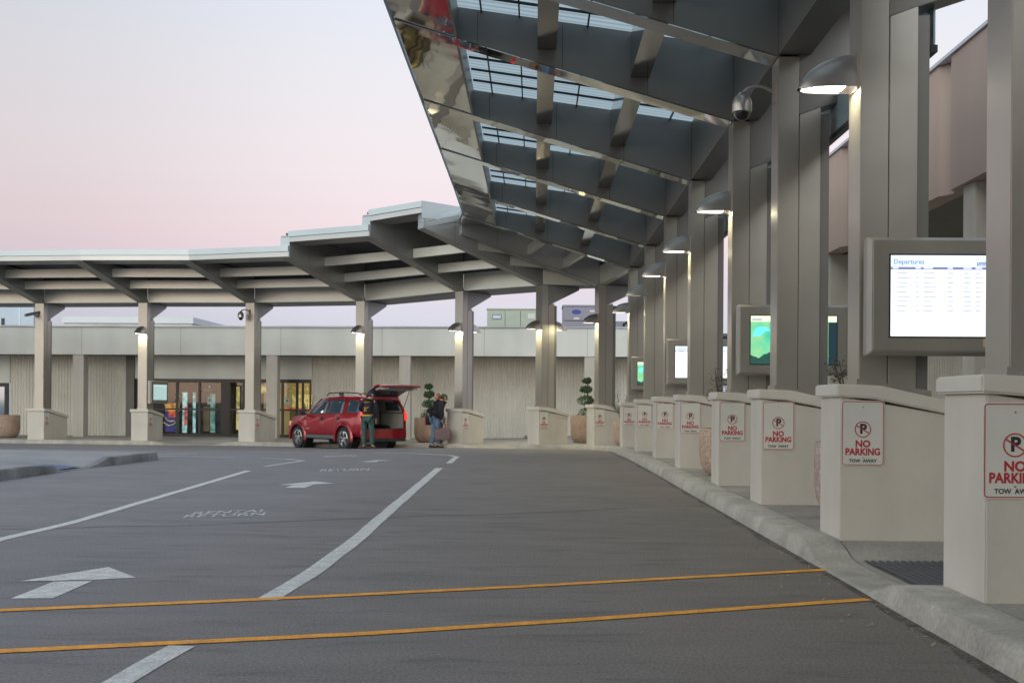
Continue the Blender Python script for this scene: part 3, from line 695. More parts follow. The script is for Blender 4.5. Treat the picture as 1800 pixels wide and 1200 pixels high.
# ------------------------------------------------------------------ canopies
def beam(c, root, length, he, top_in, top_out, m, bm='chrome', name='beam'):
    z0 = c['z']; b = MB(); hw = .165; zo = EYE+he; L_ = length
    b.extr([(-.02, z0+.002), (L_, zo), (L_, top_out), (-.02, top_in)], lambda p: L3(c, p[0], hw, p[1]), lambda p: L3(c, p[0], -hw, p[1]))
    o = b.build(name, m, root, bevel=.004)
    # polished plate under the beam, joints between the cladding panels
    p_ = MB(); sl = (zo-z0)/(L_+.02)
    p_.extr([(.01, z0-.004+.03*sl), (L_-.02, zo-.006-.02*sl), (L_-.02, zo-.018-.02*sl), (.01, z0-.016+.03*sl)], lambda q: L3(c, q[0], hw+.006, q[1]), lambda q: L3(c, q[0], -hw-.006, q[1]))
    p_.build('soffit_plate', bm, o)
    j = MB()
    for u in [L_*k/4 for k in range(0, 4)]:
        f = u/L_; zb = z0+(zo-z0)*f+.02; zt = top_in+(top_out-top_in)*f-.03
        for s in (hw+.0015, -hw-.0015): j.add([L3(c, u+.004, s, zb), L3(c, u-.004, s, zb), L3(c, u-.004, s, zt), L3(c, u+.004, s, zt)], [(0, 1, 2, 3)])
    j.build('panel_joint', 'joint', o)
    return o
def rear_beam(c, root, m, ln=1.45, slope=.33, tz=None):
    z0 = c['z']; b = MB(); tz = tz or z0+.5
    b.extr([(-.224, z0-.615), (-.224-ln, z0-.615+ln*slope), (-.224-ln, tz), (-.224, tz)], lambda p: L3(c, p[0], .160, p[1]), lambda p: L3(c, p[0], -.160, p[1]))
    return b.build('rear_beam', m, root, bevel=.004)
def span(c, d, u0, u1, zc, zd, inset=.17, uc=None):
    """eight corners of a bar between two columns; zc/zd = (bottom,top) at u0 and (bottom,top) at u1"""
    A = [L3(c, u, -inset, 0) for u in (u0, u1)]; B = [L3(d, u, inset, 0) for u in (u0, u1)]
    (a0, a1) = A; (b0, b1) = B
    z = lambda p, q: (p[0], p[1], q)
    return [z(a0, zc[0]), z(b0, zd[0]), z(b1, zd[2]), z(a1, zc[2]), z(a0, zc[1]), z(b0, zd[1]), z(b1, zd[3]), z(a1, zc[3])]
def bar_between(root, name, m, c, d, u0, u1, z0, z1, z2=None, z3=None, inset=.17, bevel=0):
    z2 = z0 if z2 is None else z2; z3 = z1 if z3 is None else z3
    b = MB(); b.hexa(span(c, d, u0, u1, (z0, z1, z2, z3), (z0, z1, z2, z3), inset)); return b.build(name, m, root, bevel=bevel)
# --- long glazed canopy over the kerb lane
GC = empty('glazed_canopy'); tag(GC, 'long glass-roofed canopy with mirrored edge over the kerb lane', 'canopy')
Lm, HE = 4.48, 5.065
bot = lambda u: EYE+3.72+(HE-3.72)*u/Lm
top = lambda u: EYE+4.70+.144*u
for c in CS:
    beam(c, GC, Lm, HE, top(0), top(Lm), 'beam')
    rear_beam(c, GC, 'beam', .85, .33, top(0)-.25)
for d, c in zip(CS, CS[1:]):      # c farther, d nearer ; near side of c is +t which points to -y
    # order so that inset signs work: near column d uses -t side, far column c uses +t side
    for u0, u1 in ((2.32, 2.57), (1.10, 1.35)):
        bar_between(GC, 'purlin', 'dull_mirror', d, c, u0, u1, bot((u0+u1)/2)+.20, top(u0)-.01)
    bar_between(GC, 'girder', 'beam', d, c, .0, -.34, EYE+3.74, top(0)-.01, EYE+3.74, top(-.34)-.01)
    b = MB(); b.hexa(span(d, c, 3.66, Lm-.02, (bot(3.66)-.0, bot(3.66)+.02, bot(Lm)-.0, bot(Lm)+.02), (bot(3.66)-.0, bot(3.66)+.02, bot(Lm)-.0, bot(Lm)+.02), .0)); b.build('edge_soffit', 'chrome', GC)
    b = MB(); b.hexa(span(d, c, Lm, Lm+.03, (bot(Lm)-.01, top(Lm)+.05, bot(Lm)-.01, top(Lm)+.05), (bot(Lm)-.01, top(Lm)+.05, bot(Lm)-.01, top(Lm)+.05), .0)); b.build('fascia', 'fascia', GC)
    b = MB(); b.hexa(span(d, c, 3.62, 3.655, (bot(3.62)-.01, top(3.62), bot(3.62)-.01, top(3.62)), (bot(3.62)-.01, top(3.62), bot(3.62)-.01, top(3.62)), .17)); b.build('inner_fascia', 'beam', GC)
    b = MB(); b.hexa(span(d, c, -.34, Lm, (top(-.34)+.02, top(-.34)+.03, top(Lm)+.02, top(Lm)+.03), (top(-.34)+.02, top(-.34)+.03, top(Lm)+.02, top(Lm)+.03), -.0)); b.build('roof_glazing', 'roof_glass', GC)
    bb = MB(); n = max(2, round((c['P']-d['P']).length/1.0))
    for u in (.35, 1.9, 2.8, 3.3): bb.hexa(span(d, c, u, u+.02, (top(u)-.03, top(u)+.015, top(u)-.03, top(u)+.015), (top(u)-.03, top(u)+.015, top(u)-.03, top(u)+.015), .17))
    for k in range(1, n+2):
        f = k/(n+2); a = Vector(L3(d, 0, -.17, 0)).lerp(Vector(L3(c, 0, .17, 0)), f); o_ = d['o']
        p0, p1 = a-o_*.0, a+o_*3.6; tt = Vector((0, 1, 0))*.008
        bb.hexa([(*(p0-tt).xy, top(0)-.02), (*(p0+tt).xy, top(0)-.02), (*(p1+tt).xy, top(3.6)-.02), (*(p1-tt).xy, top(3.6)-.02), (*(p0-tt).xy, top(0)+.016), (*(p0+tt).xy, top(0)+.016), (*(p1+tt).xy, top(3.6)+.016), (*(p1-tt).xy, top(3.6)+.016)])
    bb.build('glazing_bars', 'bar', GC)
    # rear wing
    zr = EYE+3.72+.62
    b = MB(); b.hexa(span(d, c, -.36, -1.08, (zr-.02, zr-.01, zr+.03, zr+.04), (zr-.02, zr-.01, zr+.03, zr+.04), 0)); b.build('rear_deck', 'deck', GC)
    if c['P'].y > 11:
        b = MB(); b.hexa(span(d, c, -.63, -.645, (EYE+2.93, EYE+3.36, EYE+2.93, EYE+3.36), (EYE+2.93, EYE+3.36, EYE+2.93, EYE+3.36), .0)); b.build('rear_glass_strip', 'edge_glass', GC)
        b = MB(); b.hexa(span(d, c, -.61, -.665, (EYE+2.87, EYE+2.928, EYE+2.87, EYE+2.928), (EYE+2.87, EYE+2.928, EYE+2.87, EYE+2.928), .0)); b.build('rear_rail', 'bar', GC)
# --- stepped canopy in front of the terminal
SC = empty('stepped_canopy'); tag(SC, 'grey stepped canopy with pale fascia curving in front of the terminal', 'canopy')
Ls = {'C8': 4.45, 'C9': 4.2, 'C10': 4.0, 'C11': 4.0, 'C12': 4.0}
segs = {('C8', 'C9'): (5.00, 5.10), ('C9', 'C10'): (5.24, 4.93), ('C10', 'C11'): (5.34, 5.22), ('C11', 'C12'): (4.80, 4.79)}
beam_low = {'C9': 4.83, 'C10': 4.92, 'C11': 4.80}
F1, F2 = .15, .17
for k, (a, b_) in enumerate(zip(CF, CF[1:])):
    hs = segs.get((a['key'], b_['key']), (4.36, 4.36)); la, lb = Ls.get(a['key'], 4.0), Ls.get(b_['key'], 4.0)
    # roof deck from the outer edge to behind the columns
    za, zb = EYE+hs[0], EYE+hs[1]
    def cor(c, u, s, z): return L3(c, u, s, z)
    ins = 0.0
    def quadbox(u0a, u0b, u1, z00, z01, dz, m, name, za0=None, sa=0, sb_=0, pr=SC):
        """plate between the two beams, from outer u to inner u"""
        b = MB(); p = [cor(a, u0a, sa, z00[0]), cor(b_, u0b, sb_, z00[1]), cor(b_, u1, sb_, z01[1]), cor(a, u1, sa, z01[0])]
        b.hexa(p+[(x, y, z+dz) for x, y, z in p]); return b.build(name, m, pr)
    ra, rb = za+F1+F2-.05, zb+F1+F2-.05
    quadbox(la, lb, -.30, (ra-.05, rb-.05), (ra-.22, rb-.22), .06, 'deck', 'roof_deck')
    # fascia in two bands
    def face(u0, u1, z0, z1, m, name):
        b = MB(); A0, A1 = Vector(cor(a, la+u0, .16, 0)), Vector(cor(a, la+u1, .16, 0)); B0, B1 = Vector(cor(b_, lb+u0, .16, 0)), Vector(cor(b_, lb+u1, .16, 0))
        b.hexa([(A0.x, A0.y, za+z0), (B0.x, B0.y, zb+z0), (B1.x, B1.y, zb+z0), (A1.x, A1.y, za+z0), (A0.x, A0.y, za+z1), (B0.x, B0.y, zb+z1), (B1.x, B1.y, zb+z1), (A1.x, A1.y, za+z1)])
        return b.build(name, m, SC)
    face(-.02, .06, .0, F1-.004, 'fascia_low', 'drip_band'); face(-.02, .10, F1, F1+F2, 'fascia', 'fascia')
    quadbox(la-.03, lb-.03, 3.3, (za+.01, zb+.01), (za-.02, zb-.02), .02, 'chrome' if b_['key'] in ('C9', 'C10') else 'beam_far', 'edge_soffit')
    for u0, u1 in ((3.30, 3.26), ):
        quadbox(u0, u0, u1, (za-.02, zb-.02), (za-.02, zb-.02), .34, 'beam_far', 'inner_fascia')
    for u0, dz in ((2.25, .10), (1.15, .10)):
        ba = a['z']+(EYE+beam_low.get(a['key'], hs[0])-a['z'])*u0/la+dz; bb = b_['z']+(EYE+beam_low.get(b_['key'], hs[1])-b_['z'])*u0/lb+dz
        lift = max(0, min(hs)-4.36)*.55
        b = MB(); ta, tb = min(ra-.05-.17*(1-u0/4), ba+.27), min(rb-.05-.17*(1-u0/4), bb+.27)
        p = [cor(a, u0, -.165, ba), cor(b_, u0, .165, bb), cor(b_, u0-.12, .165, bb), cor(a, u0-.12, -.165, ba)]; tt = [(p[0][0], p[0][1], ta), (p[1][0], p[1][1], tb), (p[2][0], p[2][1], tb), (p[3][0], p[3][1], ta)]
        b.hexa(p+tt); b.build('purlin', 'purlin', SC)
    p = [cor(a, -.02, -.17, a['z']+.01), cor(b_, -.02, .17, b_['z']+.01), cor(b_, -.26, .17, b_['z']+.01), cor(a, -.26, -.17, a['z']+.01)]
    b = MB(); ga, gb = min(ra-.22, a['z']+.55), min(rb-.22, b_['z']+.55); b.hexa(p+[(p[0][0], p[0][1], ga), (p[1][0], p[1][1], gb), (p[2][0], p[2][1], gb), (p[3][0], p[3][1], ga)]); b.build('girder', 'purlin', SC)
    b = MB(); q = [cor(a, -.06, 0, 0), cor(b_, -.06, 0, 0), cor(b_, -.20, 0, 0), cor(a, -.20, 0, 0)]; b.hexa([(q[0][0], q[0][1], ga+.002), (q[1][0], q[1][1], gb+.002), (q[2][0], q[2][1], gb+.002), (q[3][0], q[3][1], ga+.002), (q[0][0], q[0][1], ra-.19), (q[1][0], q[1][1], rb-.19), (q[2][0], q[2][1], rb-.19), (q[3][0], q[3][1], ra-.19)]); b.build('added_dark_panel', 'deck', SC)  # dark panel added for the darkness above the girder, closing the gap
    b = MB(); p = [cor(a, -.27, -.0, a['z']-.0), cor(b_, -.27, .0, b_['z']-.0), cor(b_, -1.7, .0, b_['z']-.0), cor(a, -1.7, -.0, a['z']-.0)]
    b.hexa(p+[(x, y, z+.14) for x, y, z in p]); b.build('rear_deck', 'deck', SC)
for c in CF[1:]:
    key = c['key']; i = CF.index(c); l_ = Ls.get(key, 4.0)
    hs = [segs.get((CF[i-1]['key'], key), (4.36, 4.36))[1]]
    if i < len(CF)-1: hs.append(segs.get((key, CF[i+1]['key']), (4.36, 4.36))[0])
    lo = beam_low.get(key, min(hs)); hi = max(hs)
    o_ = beam(c, SC, l_+.02, lo, EYE+hi+.26 if hi > 4.4 else EYE+4.36+.05, EYE+hi+.20 if hi-lo > .1 else EYE+lo+.12, 'beam_far', 'beam_far')
    if hi-lo > .1:
        b = MB(); b.extr([(l_+.022, EYE+lo-.01), (l_+.035, EYE+lo-.01), (l_+.035, EYE+hi+.14), (l_+.022, EYE+hi+.14)], lambda p: L3(c, p[0], .165, p[1]), lambda p: L3(c, p[0], -.165, p[1])); b.build('end_cap', 'fascia', o_)
    if len(hs) > 1 and hi-min(hs) > .1:
        z_lo, z_hi = EYE+min(hs)+.24, EYE+hi+F1+F2
        for sgn in ((1,) if key in ('C9', 'C10') else ()):
            b = MB(); b.extr([(.3, z_lo), (l_+.10, z_lo), (l_+.10, z_hi), (.3, z_hi-.16)], lambda p: L3(c, p[0], sgn*.172, p[1]), lambda p: L3(c, p[0], sgn*.192, p[1])); b.build('side_fascia', 'fascia', SC)
    rear_beam(c, SC, 'beam_far', 1.15, .46, c['z']-.005)

# ------------------------------------------------------------------ terminal building
TB = empty('terminal_building', (0, 43.62, 0), R(-2.2)); tag(TB, 'low cream terminal with ribbed walls, plain parapet band and glass doors', 'building')
GZ = -.17; BB = EYE+1.76; BT = EYE+2.80
def tb(name, m, *bx, bevel=0, par=TB): b = MB(); b.box(*bx); return b.build(name, m, par, bevel=bevel)
def ribs(name, x0, x1, z0, z1, y=0):
    b = MB(); n = int((x1-x0)/.115); pts = []
    for k in range(n):
        x = x0+(x1-x0)*k/n; s = (x1-x0)/n; pts += [(x, y), (x+s*.25, y-.022), (x+s*.62, y-.022), (x+s*.87, y)]
    pts.append((x1, y)); pts += [(x1, y+.2), (x0, y+.2)]
    b.extr(pts, lambda p: (p[0], p[1], z0), lambda p: (p[0], p[1], z1)); return b.build(name, 'ribbed', TB)
ribs('ribbed_wall', -20.65, -15.95, GZ-.1, BB+.02); ribs('ribbed_wall', -8.62, 6.5, GZ-.1, BB+.02); ribs('ribbed_wall', -40, -22.95, GZ-.1, BB+.02)
tb('pier', 'soffit', -15.95, -15.62, -.12, .3, GZ-.1, BB+.02)  # dark colour put on this strip for the shade of a wall recess
tb('wall_header', 'band', -15.62, -8.62, -.05, .2, EYE+.90, BB+.02)
tb('wall_header', 'band', -22.95, -20.65, -.05, .2, EYE+.70, BB+.02)
tb('parapet_band', 'band', -40, 4.6, -1.75, -1.50, BB, BT, bevel=.01)
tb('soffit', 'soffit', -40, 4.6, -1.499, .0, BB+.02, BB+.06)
tb('coping', 'coping', -40, 4.63, -1.80, -1.40, BT+.003, BT+.055)
tb('roof', 'deck', -40, 16, -1.38, 14, BT-.25, BT-.15)
bj = MB()
for x in (-36, -28.4, -20.8, -17.0, -13.2, -9.4, -5.6, -1.8, 2.0): bj.box(x, x+.012, -1.753, -1.751, BB+.01, BT-.01)
bj.build('band_joint', mat('fine_joint', (.30, .29, .26), .8), TB)
for x in (-17.35, -9.95, -4.95, 1.9):
    tb('square_pillar', 'stucco', x, x+.42, -1.72, -1.30, GZ-.05, BB+.0, bevel=.012)
# storefront: dark frames, glass, lit room
def storefront(x0, x1, z1, mull, rails=True):
    f = MB(); y0, y1 = -.02, .06
    f.box(x0, x1, y0, y1, z1-.16, z1); f.box(x0, x1, y0, y1, GZ, GZ+.10)
    for m_, w_ in mull: f.box(m_, m_+w_, y0-.003, y1+.003, GZ+.10, z1-.16)
    fr = f.build('door_frame', 'bronze', TB)
    if rails:
        r_ = MB(); edges = [(a+w, b) for (a, w), (b, _) in zip(mull, mull[1:])]
        for a, b_ in edges: r_.box(a, b_, y0+.01, y1-.01, GZ+1.02, GZ+1.09)
        r_.build('push_bar', 'bronze', fr)
        for a, b_ in edges:
            if b_-a > .25: q = MB(); q.box(a+.01, b_-.01, .015, .025, GZ+.10, z1-.16); q.build('pane', 'glass', fr)
    return fr
DZ = EYE+.92
fr = storefront(-15.55, -8.66, DZ, [(-15.55, .30), (-14.0, .10), (-13.1, .09), (-12.2, .34), (-11.35, .14), (-10.15, .10), (-9.82, .09), (-9.25, .09), (-9.02, .08), (-8.72, .06)])
# room behind the doors
rm = MB(); rm.box(-15.7, -11.5, 3.6, 3.7, GZ, 2.9); rm.box(-15.8, -15.7, .2, 3.7, GZ, 2.9); rm.build('room_wall', 'room_dark', TB)
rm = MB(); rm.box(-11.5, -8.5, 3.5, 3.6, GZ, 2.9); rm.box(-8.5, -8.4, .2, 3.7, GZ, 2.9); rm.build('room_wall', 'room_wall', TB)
rm = MB(); rm.box(-15.7, -8.5, .08, 3.6, GZ-.03, GZ+.004); rm.build('room_floor', 'room_floor', TB)
rm = MB(); rm.box(-15.7, -8.5, .21, 3.6, 2.86, 2.92); rm.build('room_ceiling', mat('room_ceiling', (.12, .11, .09), .8), TB)
for nm, m_, x0, x1, y, z0, z1 in (('lit_poster', 'glow_orange', -14.75, -14.2, .9, .80, 1.12), ('lit_poster', 'glow_red', -14.6, -14.35, .89, .55, .78), ('lit_poster', 'glow_blue', -14.75, -14.25, .92, -.02, .78),
        ('lit_strip', 'glow_cyan', -14.02, -13.84, .8, -.05, 1.55), ('lit_strip', 'glow_red', -13.93, -13.84, .78, .25, 1.0), ('lit_strip', 'glow_cyan', -13.60, -13.50, .8, -.05, 1.55),
        ('lit_strip', 'glow_teal', -13.02, -12.84, 1.2, -.05, 1.5), ('booth_panel', 'shelf', -13.4, -13.15, 1.5, .0, 1.0), ('booth_panel', 'glow_yellow', -12.15, -11.9, 1.8, .05, 1.8),
        ('booth_panel', 'black', -11.95, -11.6, 1.6, .9, 1.9), ('red_rail', 'glow_red', -14.3, -11.2, 1.35, .86, .90), ('lit_case', 'glow_white', -11.12, -10.98, 1.1, .95, 1.5), ('lit_case', 'glow_cyan', -11.15, -11.0, 1.1, .55, .8),
        ('booth_panel', 'glow_yellow', -11.3, -10.9, 2.2, 1.55, 1.9), ('booth_panel', 'shelf', -9.85, -9.3, 1.4, .0, .9), ('red_rail', 'glow_red', -10.1, -9.25, 1.3, .92, .97), ('booth_panel', 'glow_yellow', -10.05, -8.75, 2.6, .9, 1.5),
        ('shelf_panel', 'shelf', -13.0, -12.6, 2.4, .0, 1.2), ('dark_cabinet', 'black', -14.9, -13.1, 2.6, 1.3, 2.4), ('dark_cabinet', 'black', -12.9, -12.3, 1.9, -.1, 1.9)):
    tb(nm, m_, x0, x1, y, y+.06, z0, z1)  # glowing rails and booth panels stand in for the lit interior
rmm = MB(); rmm.tube([(-14.5+.25*math.cos(a), .87, .62+.22*math.sin(a)) for a in [math.pi*1.1+k*.2 for k in range(10)]], .025, 6); rmm.tube([(-14.78, .87, 1.1), (-14.62, .87, .9), (-14.45, .87, 1.05), (-14.2, .87, 1.12)], .025, 6); rmm.tube([(-14.8, .87, .35), (-14.6, .87, .22), (-14.4, .87, .28), (-14.2, .87, .5)], .02, 6); rmm.build('neon_tube', 'glow_yellow', TB)
for x in (-12.75, -9.68):
    q = MB(); q.box(x, x+.17, .008, .011, 1.08, 1.38); nb = q.build('notice', mat('notice', (.45, .58, .54), .6) if x < -12 else bpy.data.materials['notice'], TB)
    q = MB(); q.lathe([(0, -.003), (.035, -.003), (.035, 0), (0, 0)], 14, (x+.085, .006, 1.24), 'y'); q.build('symbol', 'ink', nb)
q = text_obj('NO SMOKING', .075, 'sign_white', TB, (-12.66, .006, 1.62)); q = text_obj('NO SMOKING', .075, 'sign_white', TB, (-9.6, .006, 1.62))
q = MB(); q.lathe([(0, -.002), (.05, -.002), (.05, 0), (0, 0)], 16, (-12.66, .006, 1.76), 'y'); q.lathe([(0, -.002), (.05, -.002), (.05, 0), (0, 0)], 16, (-9.6, .006, 1.76), 'y'); q.build('round_emblem', 'sign_white', TB)
text_obj('THIS IS S', .17, 'glow_yellow', TB, (-9.15, .3, 1.70))
ld = bpy.data.lights.new('room_light', 'AREA'); ld.size = 4; ld.energy = 8; ld.color = (1, .82, .5); lo = bpy.data.objects.new('room_light', ld); COL.objects.link(lo); lo.parent = TB; lo.location = (-12, 2.2, 2.8)
ld = bpy.data.lights.new('room_light', 'AREA'); ld.size = 1.6; ld.energy = 12; ld.color = (1, .82, .4); lo = bpy.data.objects.new('room_light', ld); COL.objects.link(lo); lo.parent = TB; lo.location = (-9.4, 2.0, 2.7)
# window at the far left
f = MB(); f.box(-22.95, -20.73, -.02, .06, EYE+.55, EYE+.70); f.box(-22.95, -20.73, -.02, .06, GZ, GZ+.55); f.box(-20.87, -20.73, -.023, .063, GZ+.55, EYE+.55); f.box(-22.95, -22.8, -.023, .063, GZ+.55, EYE+.55)
wf = f.build('window_frame', 'bronze', TB); q = MB(); q.box(-22.8, -20.87, .01, .02, GZ+.55, EYE+.55); q.build('pane', mat('window_pane', (.25, .34, .42), .05, .6), wf)
# right wing of the terminal along the sidewalk; unseen rear length added for shading
RW = empty('terminal_wing', (0, 0, 0)); tag(RW, 'rose rendered terminal wing with deep overhang behind the near columns', 'building')
def rw(name, m, *bx, bevel=0, par=RW): b = MB(); b.box(*bx); return b.build(name, m, par, bevel=bevel)
pts = [(5.7, -48), (5.7, 15.75)]+[(5.7+.13*math.sin(math.pi*k/10), 15.75+.5*k/10) for k in range(1, 10)]+[(5.7, 16.25), (5.7, 20.9)]+[(5.7+.13*math.sin(math.pi*k/10), 20.9+.5*k/10) for k in range(1, 10)]+[(5.7, 21.4), (5.7, 31), (6.0, 31), (6.0, -48)]
b = MB(); b.extr(pts, lambda p: (p[0], p[1], EYE+2.98), lambda p: (p[0], p[1], EYE+4.82)); b.build('parapet_band', 'band_pink', RW, smooth=True)
rw('coping', 'coping', 5.66, 6.1, -48, 31.02, EYE+4.823, EYE+4.87)
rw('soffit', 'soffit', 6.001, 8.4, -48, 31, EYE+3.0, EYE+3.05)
for y in (-36, -28.7, -21.4, -14.1, -6.8, .5, 7.8, 15.08, 22.4): rw('square_pillar', 'stucco', 5.78, 6.2, y, y+.42, .10, EYE+2.978, bevel=.012)
b = MB(); pts = []
for k in range(520): y = -47+k*.15; pts += [(8.4, y), (8.36, y+.04), (8.36, y+.10), (8.4, y+.14)]
pts += [(8.4, 31), (8.7, 31), (8.7, -47)]
b.extr(pts, lambda p: (p[0], p[1], .05), lambda p: (p[0], p[1], EYE+3.0)); b.build('ribbed_wall', 'ribbed', RW)
rw('end_wall', 'band', 8.71, 16, 30.6, 31, -.2, EYE+3.6)
for y in (12.6, 20.2):
    b = MB()
    for k in range(12): b.box(8.26, 8.30, y+k*.14, y+k*.14+.06, .15, 2.5)
    b.box(8.24, 8.32, y-.08, y, .13, 2.6); b.box(8.24, 8.32, y+1.68, y+1.76, .13, 2.6); b.box(8.24, 8.32, y, y+1.68, 2.501, 2.6); b.build('slatted_door', 'blade', RW)

# unseen block added behind the viewer, blocking low sky and tinting column reflections tan
EB = empty('added_sky_blocker', (-3.0, -31, 0)); tag(EB, 'unseen tan block added behind the viewer to block low sky', 'building')
b = MB(); b.box(-7.5, 8.5, -9, 0, 0, 7.4); b.build('wall', mat('blocker_tan', (.60, .42, .24), .85, noise=(.6, .12), streak=(1, .1)), EB)
b = MB(); b.box(-7.7, 8.7, -9.2, .15, 7.402, 7.7); b.build('coping', 'coping', EB)
for x in (-6.5, -3.3, -.1, 3.1):
    b = MB(); b.box(x, x+2.2, .003, .05, .2, 2.6); wn = b.build('window', 'bronze', EB); b = MB(); b.box(x+.1, x+2.1, .051, .06, .3, 2.5); b.build('pane', bpy.data.materials['window_pane'], wn)
# roof units and far buildings
def unit(name, x0, x1, y0, y1, z0, z1, m, label, badge):
    t = empty(name, ((x0+x1)/2, y0, z0)); w = (x1-x0)/2; h = z1-z0
    b = MB(); b.box(-w, w, 0, y1-y0, 0, h); b.build('casing', m, t, bevel=.02)
    b = MB(); b.box(-w-.03, w+.03, -.03, y1-y0+.03, h+.002, h+.06); b.build('lid', m, t)
    j = MB()
    for f in ((.33, .62) if badge == 'tag' else (.72,)): j.box(-w+2*w*f, -w+2*w*f+.02, -.006, -.003, .03, h-.03)
    if badge != 'tag': j.box(-w+.05, w*.44, -.006, -.003, h*.48, h*.51)
    j.build('panel_joint', 'joint', t)
    if badge == 'tag':
        b = MB(); b.box(-w+.22, -w+.62, -.012, -.004, h-.42, h-.2); b.build('name_plate', mat('plate_blue', (.12, .2, .4), .5), t)
        b = MB(); b.box(-w+.25, -w+.59, -.016, -.013, h-.38, h-.24); b.build('plate_text', 'sign_white', t)
        b = MB(); b.box(w-.55, w-.25, -.012, -.004, h-.38, h-.16); b.build('label_plate', 'sign_white', t)
    else:
        b = MB(); b.lathe([(0, -.012), (.2, -.012), (.2, -.004), (0, -.004)], 24, (0, 0, 0), 'y'); o = b.build('oval_badge', mat('badge_blue', (.04, .06, .35), .5), t); o.location = (-w*.45, 0, h-.24); o.scale = (1, 1, .5)
        b = MB(); b.box(-w*.45-.12, -w*.45+.12, -.012, -.004, h-.56, h-.48); b.box(w*.1, w*.1+.22, -.012, -.004, h-.24, h-.16); b.build('label_plate', 'sign_white', t)
    b = MB(); b.box(-w+.1, -w+.3, .1, y1-y0-.1, -.35, 0); b.box(w-.3, w-.1, .1, y1-y0-.1, -.35, 0); b.build('skid', 'bar', t)
    tag(t, label, 'roof unit')
RB = BT+.2
unit('roof_unit', -2.05, .25, 49.0, 50.6, RB, EYE+4.06, 'green_unit', 'pale green box-shaped air handling unit on the terminal roof', 'tag')
unit('roof_unit', 1.22, 3.3, 49.0, 50.8, RB, EYE+4.22, 'mauve_unit', 'mauve grey air handling unit with a blue oval badge on the roof', 'oval')
t = empty('roof_duct', (3.75, 49.4, RB)); b = MB(); b.box(-.35, .35, 0, .8, -.3, .62); b.build('duct_box', 'mauve_unit', t); b = MB(); b.tube([(.1, -.1, -.3), (.1, -.1, .5), (.3, -.1, .6)], .05, 8); b.tube([(-.1, -.12, -.3), (-.1, -.12, .35)], .03, 8); b.build('pipe', 'bar', t); tag(t, 'small duct box with pipes right of the mauve roof unit', 'roof duct')
t = empty('glass_building', (-42, 84, -.3)); b = MB(); b.box(-10, 4.7, 0, 3, 0, 9.9); b.build('curtain_wall', 'blue_glass', t); b = MB()
for k in range(5): b.box(-10+k*3.4, -9.93+k*3.4, -.03, 0, 0, 9.9)
b.build('mullion', 'coping', t); b = MB(); b.box(2.3, 2.5, -.08, -.04, 6.6, 7.6); b.build('wall_vent', 'black', t); tag(t, 'blue glass block far beyond the left end of the terminal', 'building')
t = empty('white_shed', (-26, 72, -.3)); b = MB(); b.box(-4.0, 4.2, 0, 9, 0, 6.45); b.build('shed_wall', 'far_white', t); b = MB(); b.box(-4.1, 4.3, -.1, 9.1, 6.452, 6.85); b.build('shed_roof', 'fascia', t); tag(t, 'long white clad building seen over the parapet on the left', 'building')
t = empty('low_roof_box', (-15.2, 52, RB-.1)); b = MB(); b.box(-2.2, .9, 0, 3, -.2, .28); b.build('curb_box', 'coping', t); b = MB(); b.box(-2.3, 1.0, -.1, 3.1, .282, .33); b.build('lid', 'mauve_unit', t); tag(t, 'low flat skylight box just above the parapet', 'skylight')

# ------------------------------------------------------------------ tactile mats
def mat_grid(name, x0, x1, y0, y1, zf, label):
    b = MB(); n = int((x1-x0)/.055); pts = []
    rings = []
    for y in (y0, y1):
        r_ = []
        for k in range(n+1):
            x = x0+(x1-x0)*k/n
            for dx, dz in ((0, .012), (.02, .012), (.028, .002), (.047, .002)):
                if x+dx <= x1+.001: r_.append((x+dx, y, zf(x+dx, y)+dz))
        rings.append(r_)
    b.loft(rings, closed=False); o = b.build(name, 'mat_grey'); tag(o, label, 'tactile mat'); return o
mat_grid('tactile_mat', 2.46, 3.46, 7.15, 8.52, lambda x, y: .016, 'dark ribbed mat on the dropped kerb beside the nearest pier base')

# ------------------------------------------------------------------ planters and plants
def planter(x, y, r, h, label, m='terracotta'):
    z = side_z(x, y); t = empty('planter', (x, y, z))
    b = MB(); b.lathe([(0, 0), (r*.72, 0), (r*.86, .06), (r*.96, .16), (r, .3), (r, h-.03), (r*.985, h), (r*.9, h), (r*.88, h-.04), (r*.88, h-.1), (0, h-.1)], 40); b.build('bowl', m, t, smooth=True)
    b = MB(); b.lathe([(0, h-.10), (r*.87, h-.09), (0, h-.06)], 24); b.build('soil', 'soil', t)
    tag(t, label, 'planter', 'round stone planters'); return z+h
def leaves(b, c, rad, n, size, rnd, flat=1.0):
    for _ in range(n):
        d = Vector((rnd.gauss(0, 1), rnd.gauss(0, 1), rnd.gauss(0, 1))).normalized(); rr = rad*(.72+.30*rnd.random())*(1+.12*math.sin(5*d.x+3*d.y))
        p = Vector(c)+Vector((d.x*rr, d.y*rr, d.z*rr*flat)); s = size*rnd.uniform(.6, 1.3)
        a = Vector((rnd.gauss(0, 1), rnd.gauss(0, 1), rnd.gauss(0, 1))).normalized(); u = (d+a*.8).normalized()*s; v = u.cross(a).normalized()*s*.35
        b.add([p-u*.2, p+v+u*.35, p+u, p-v+u*.35], [(0, 1, 2, 3)])
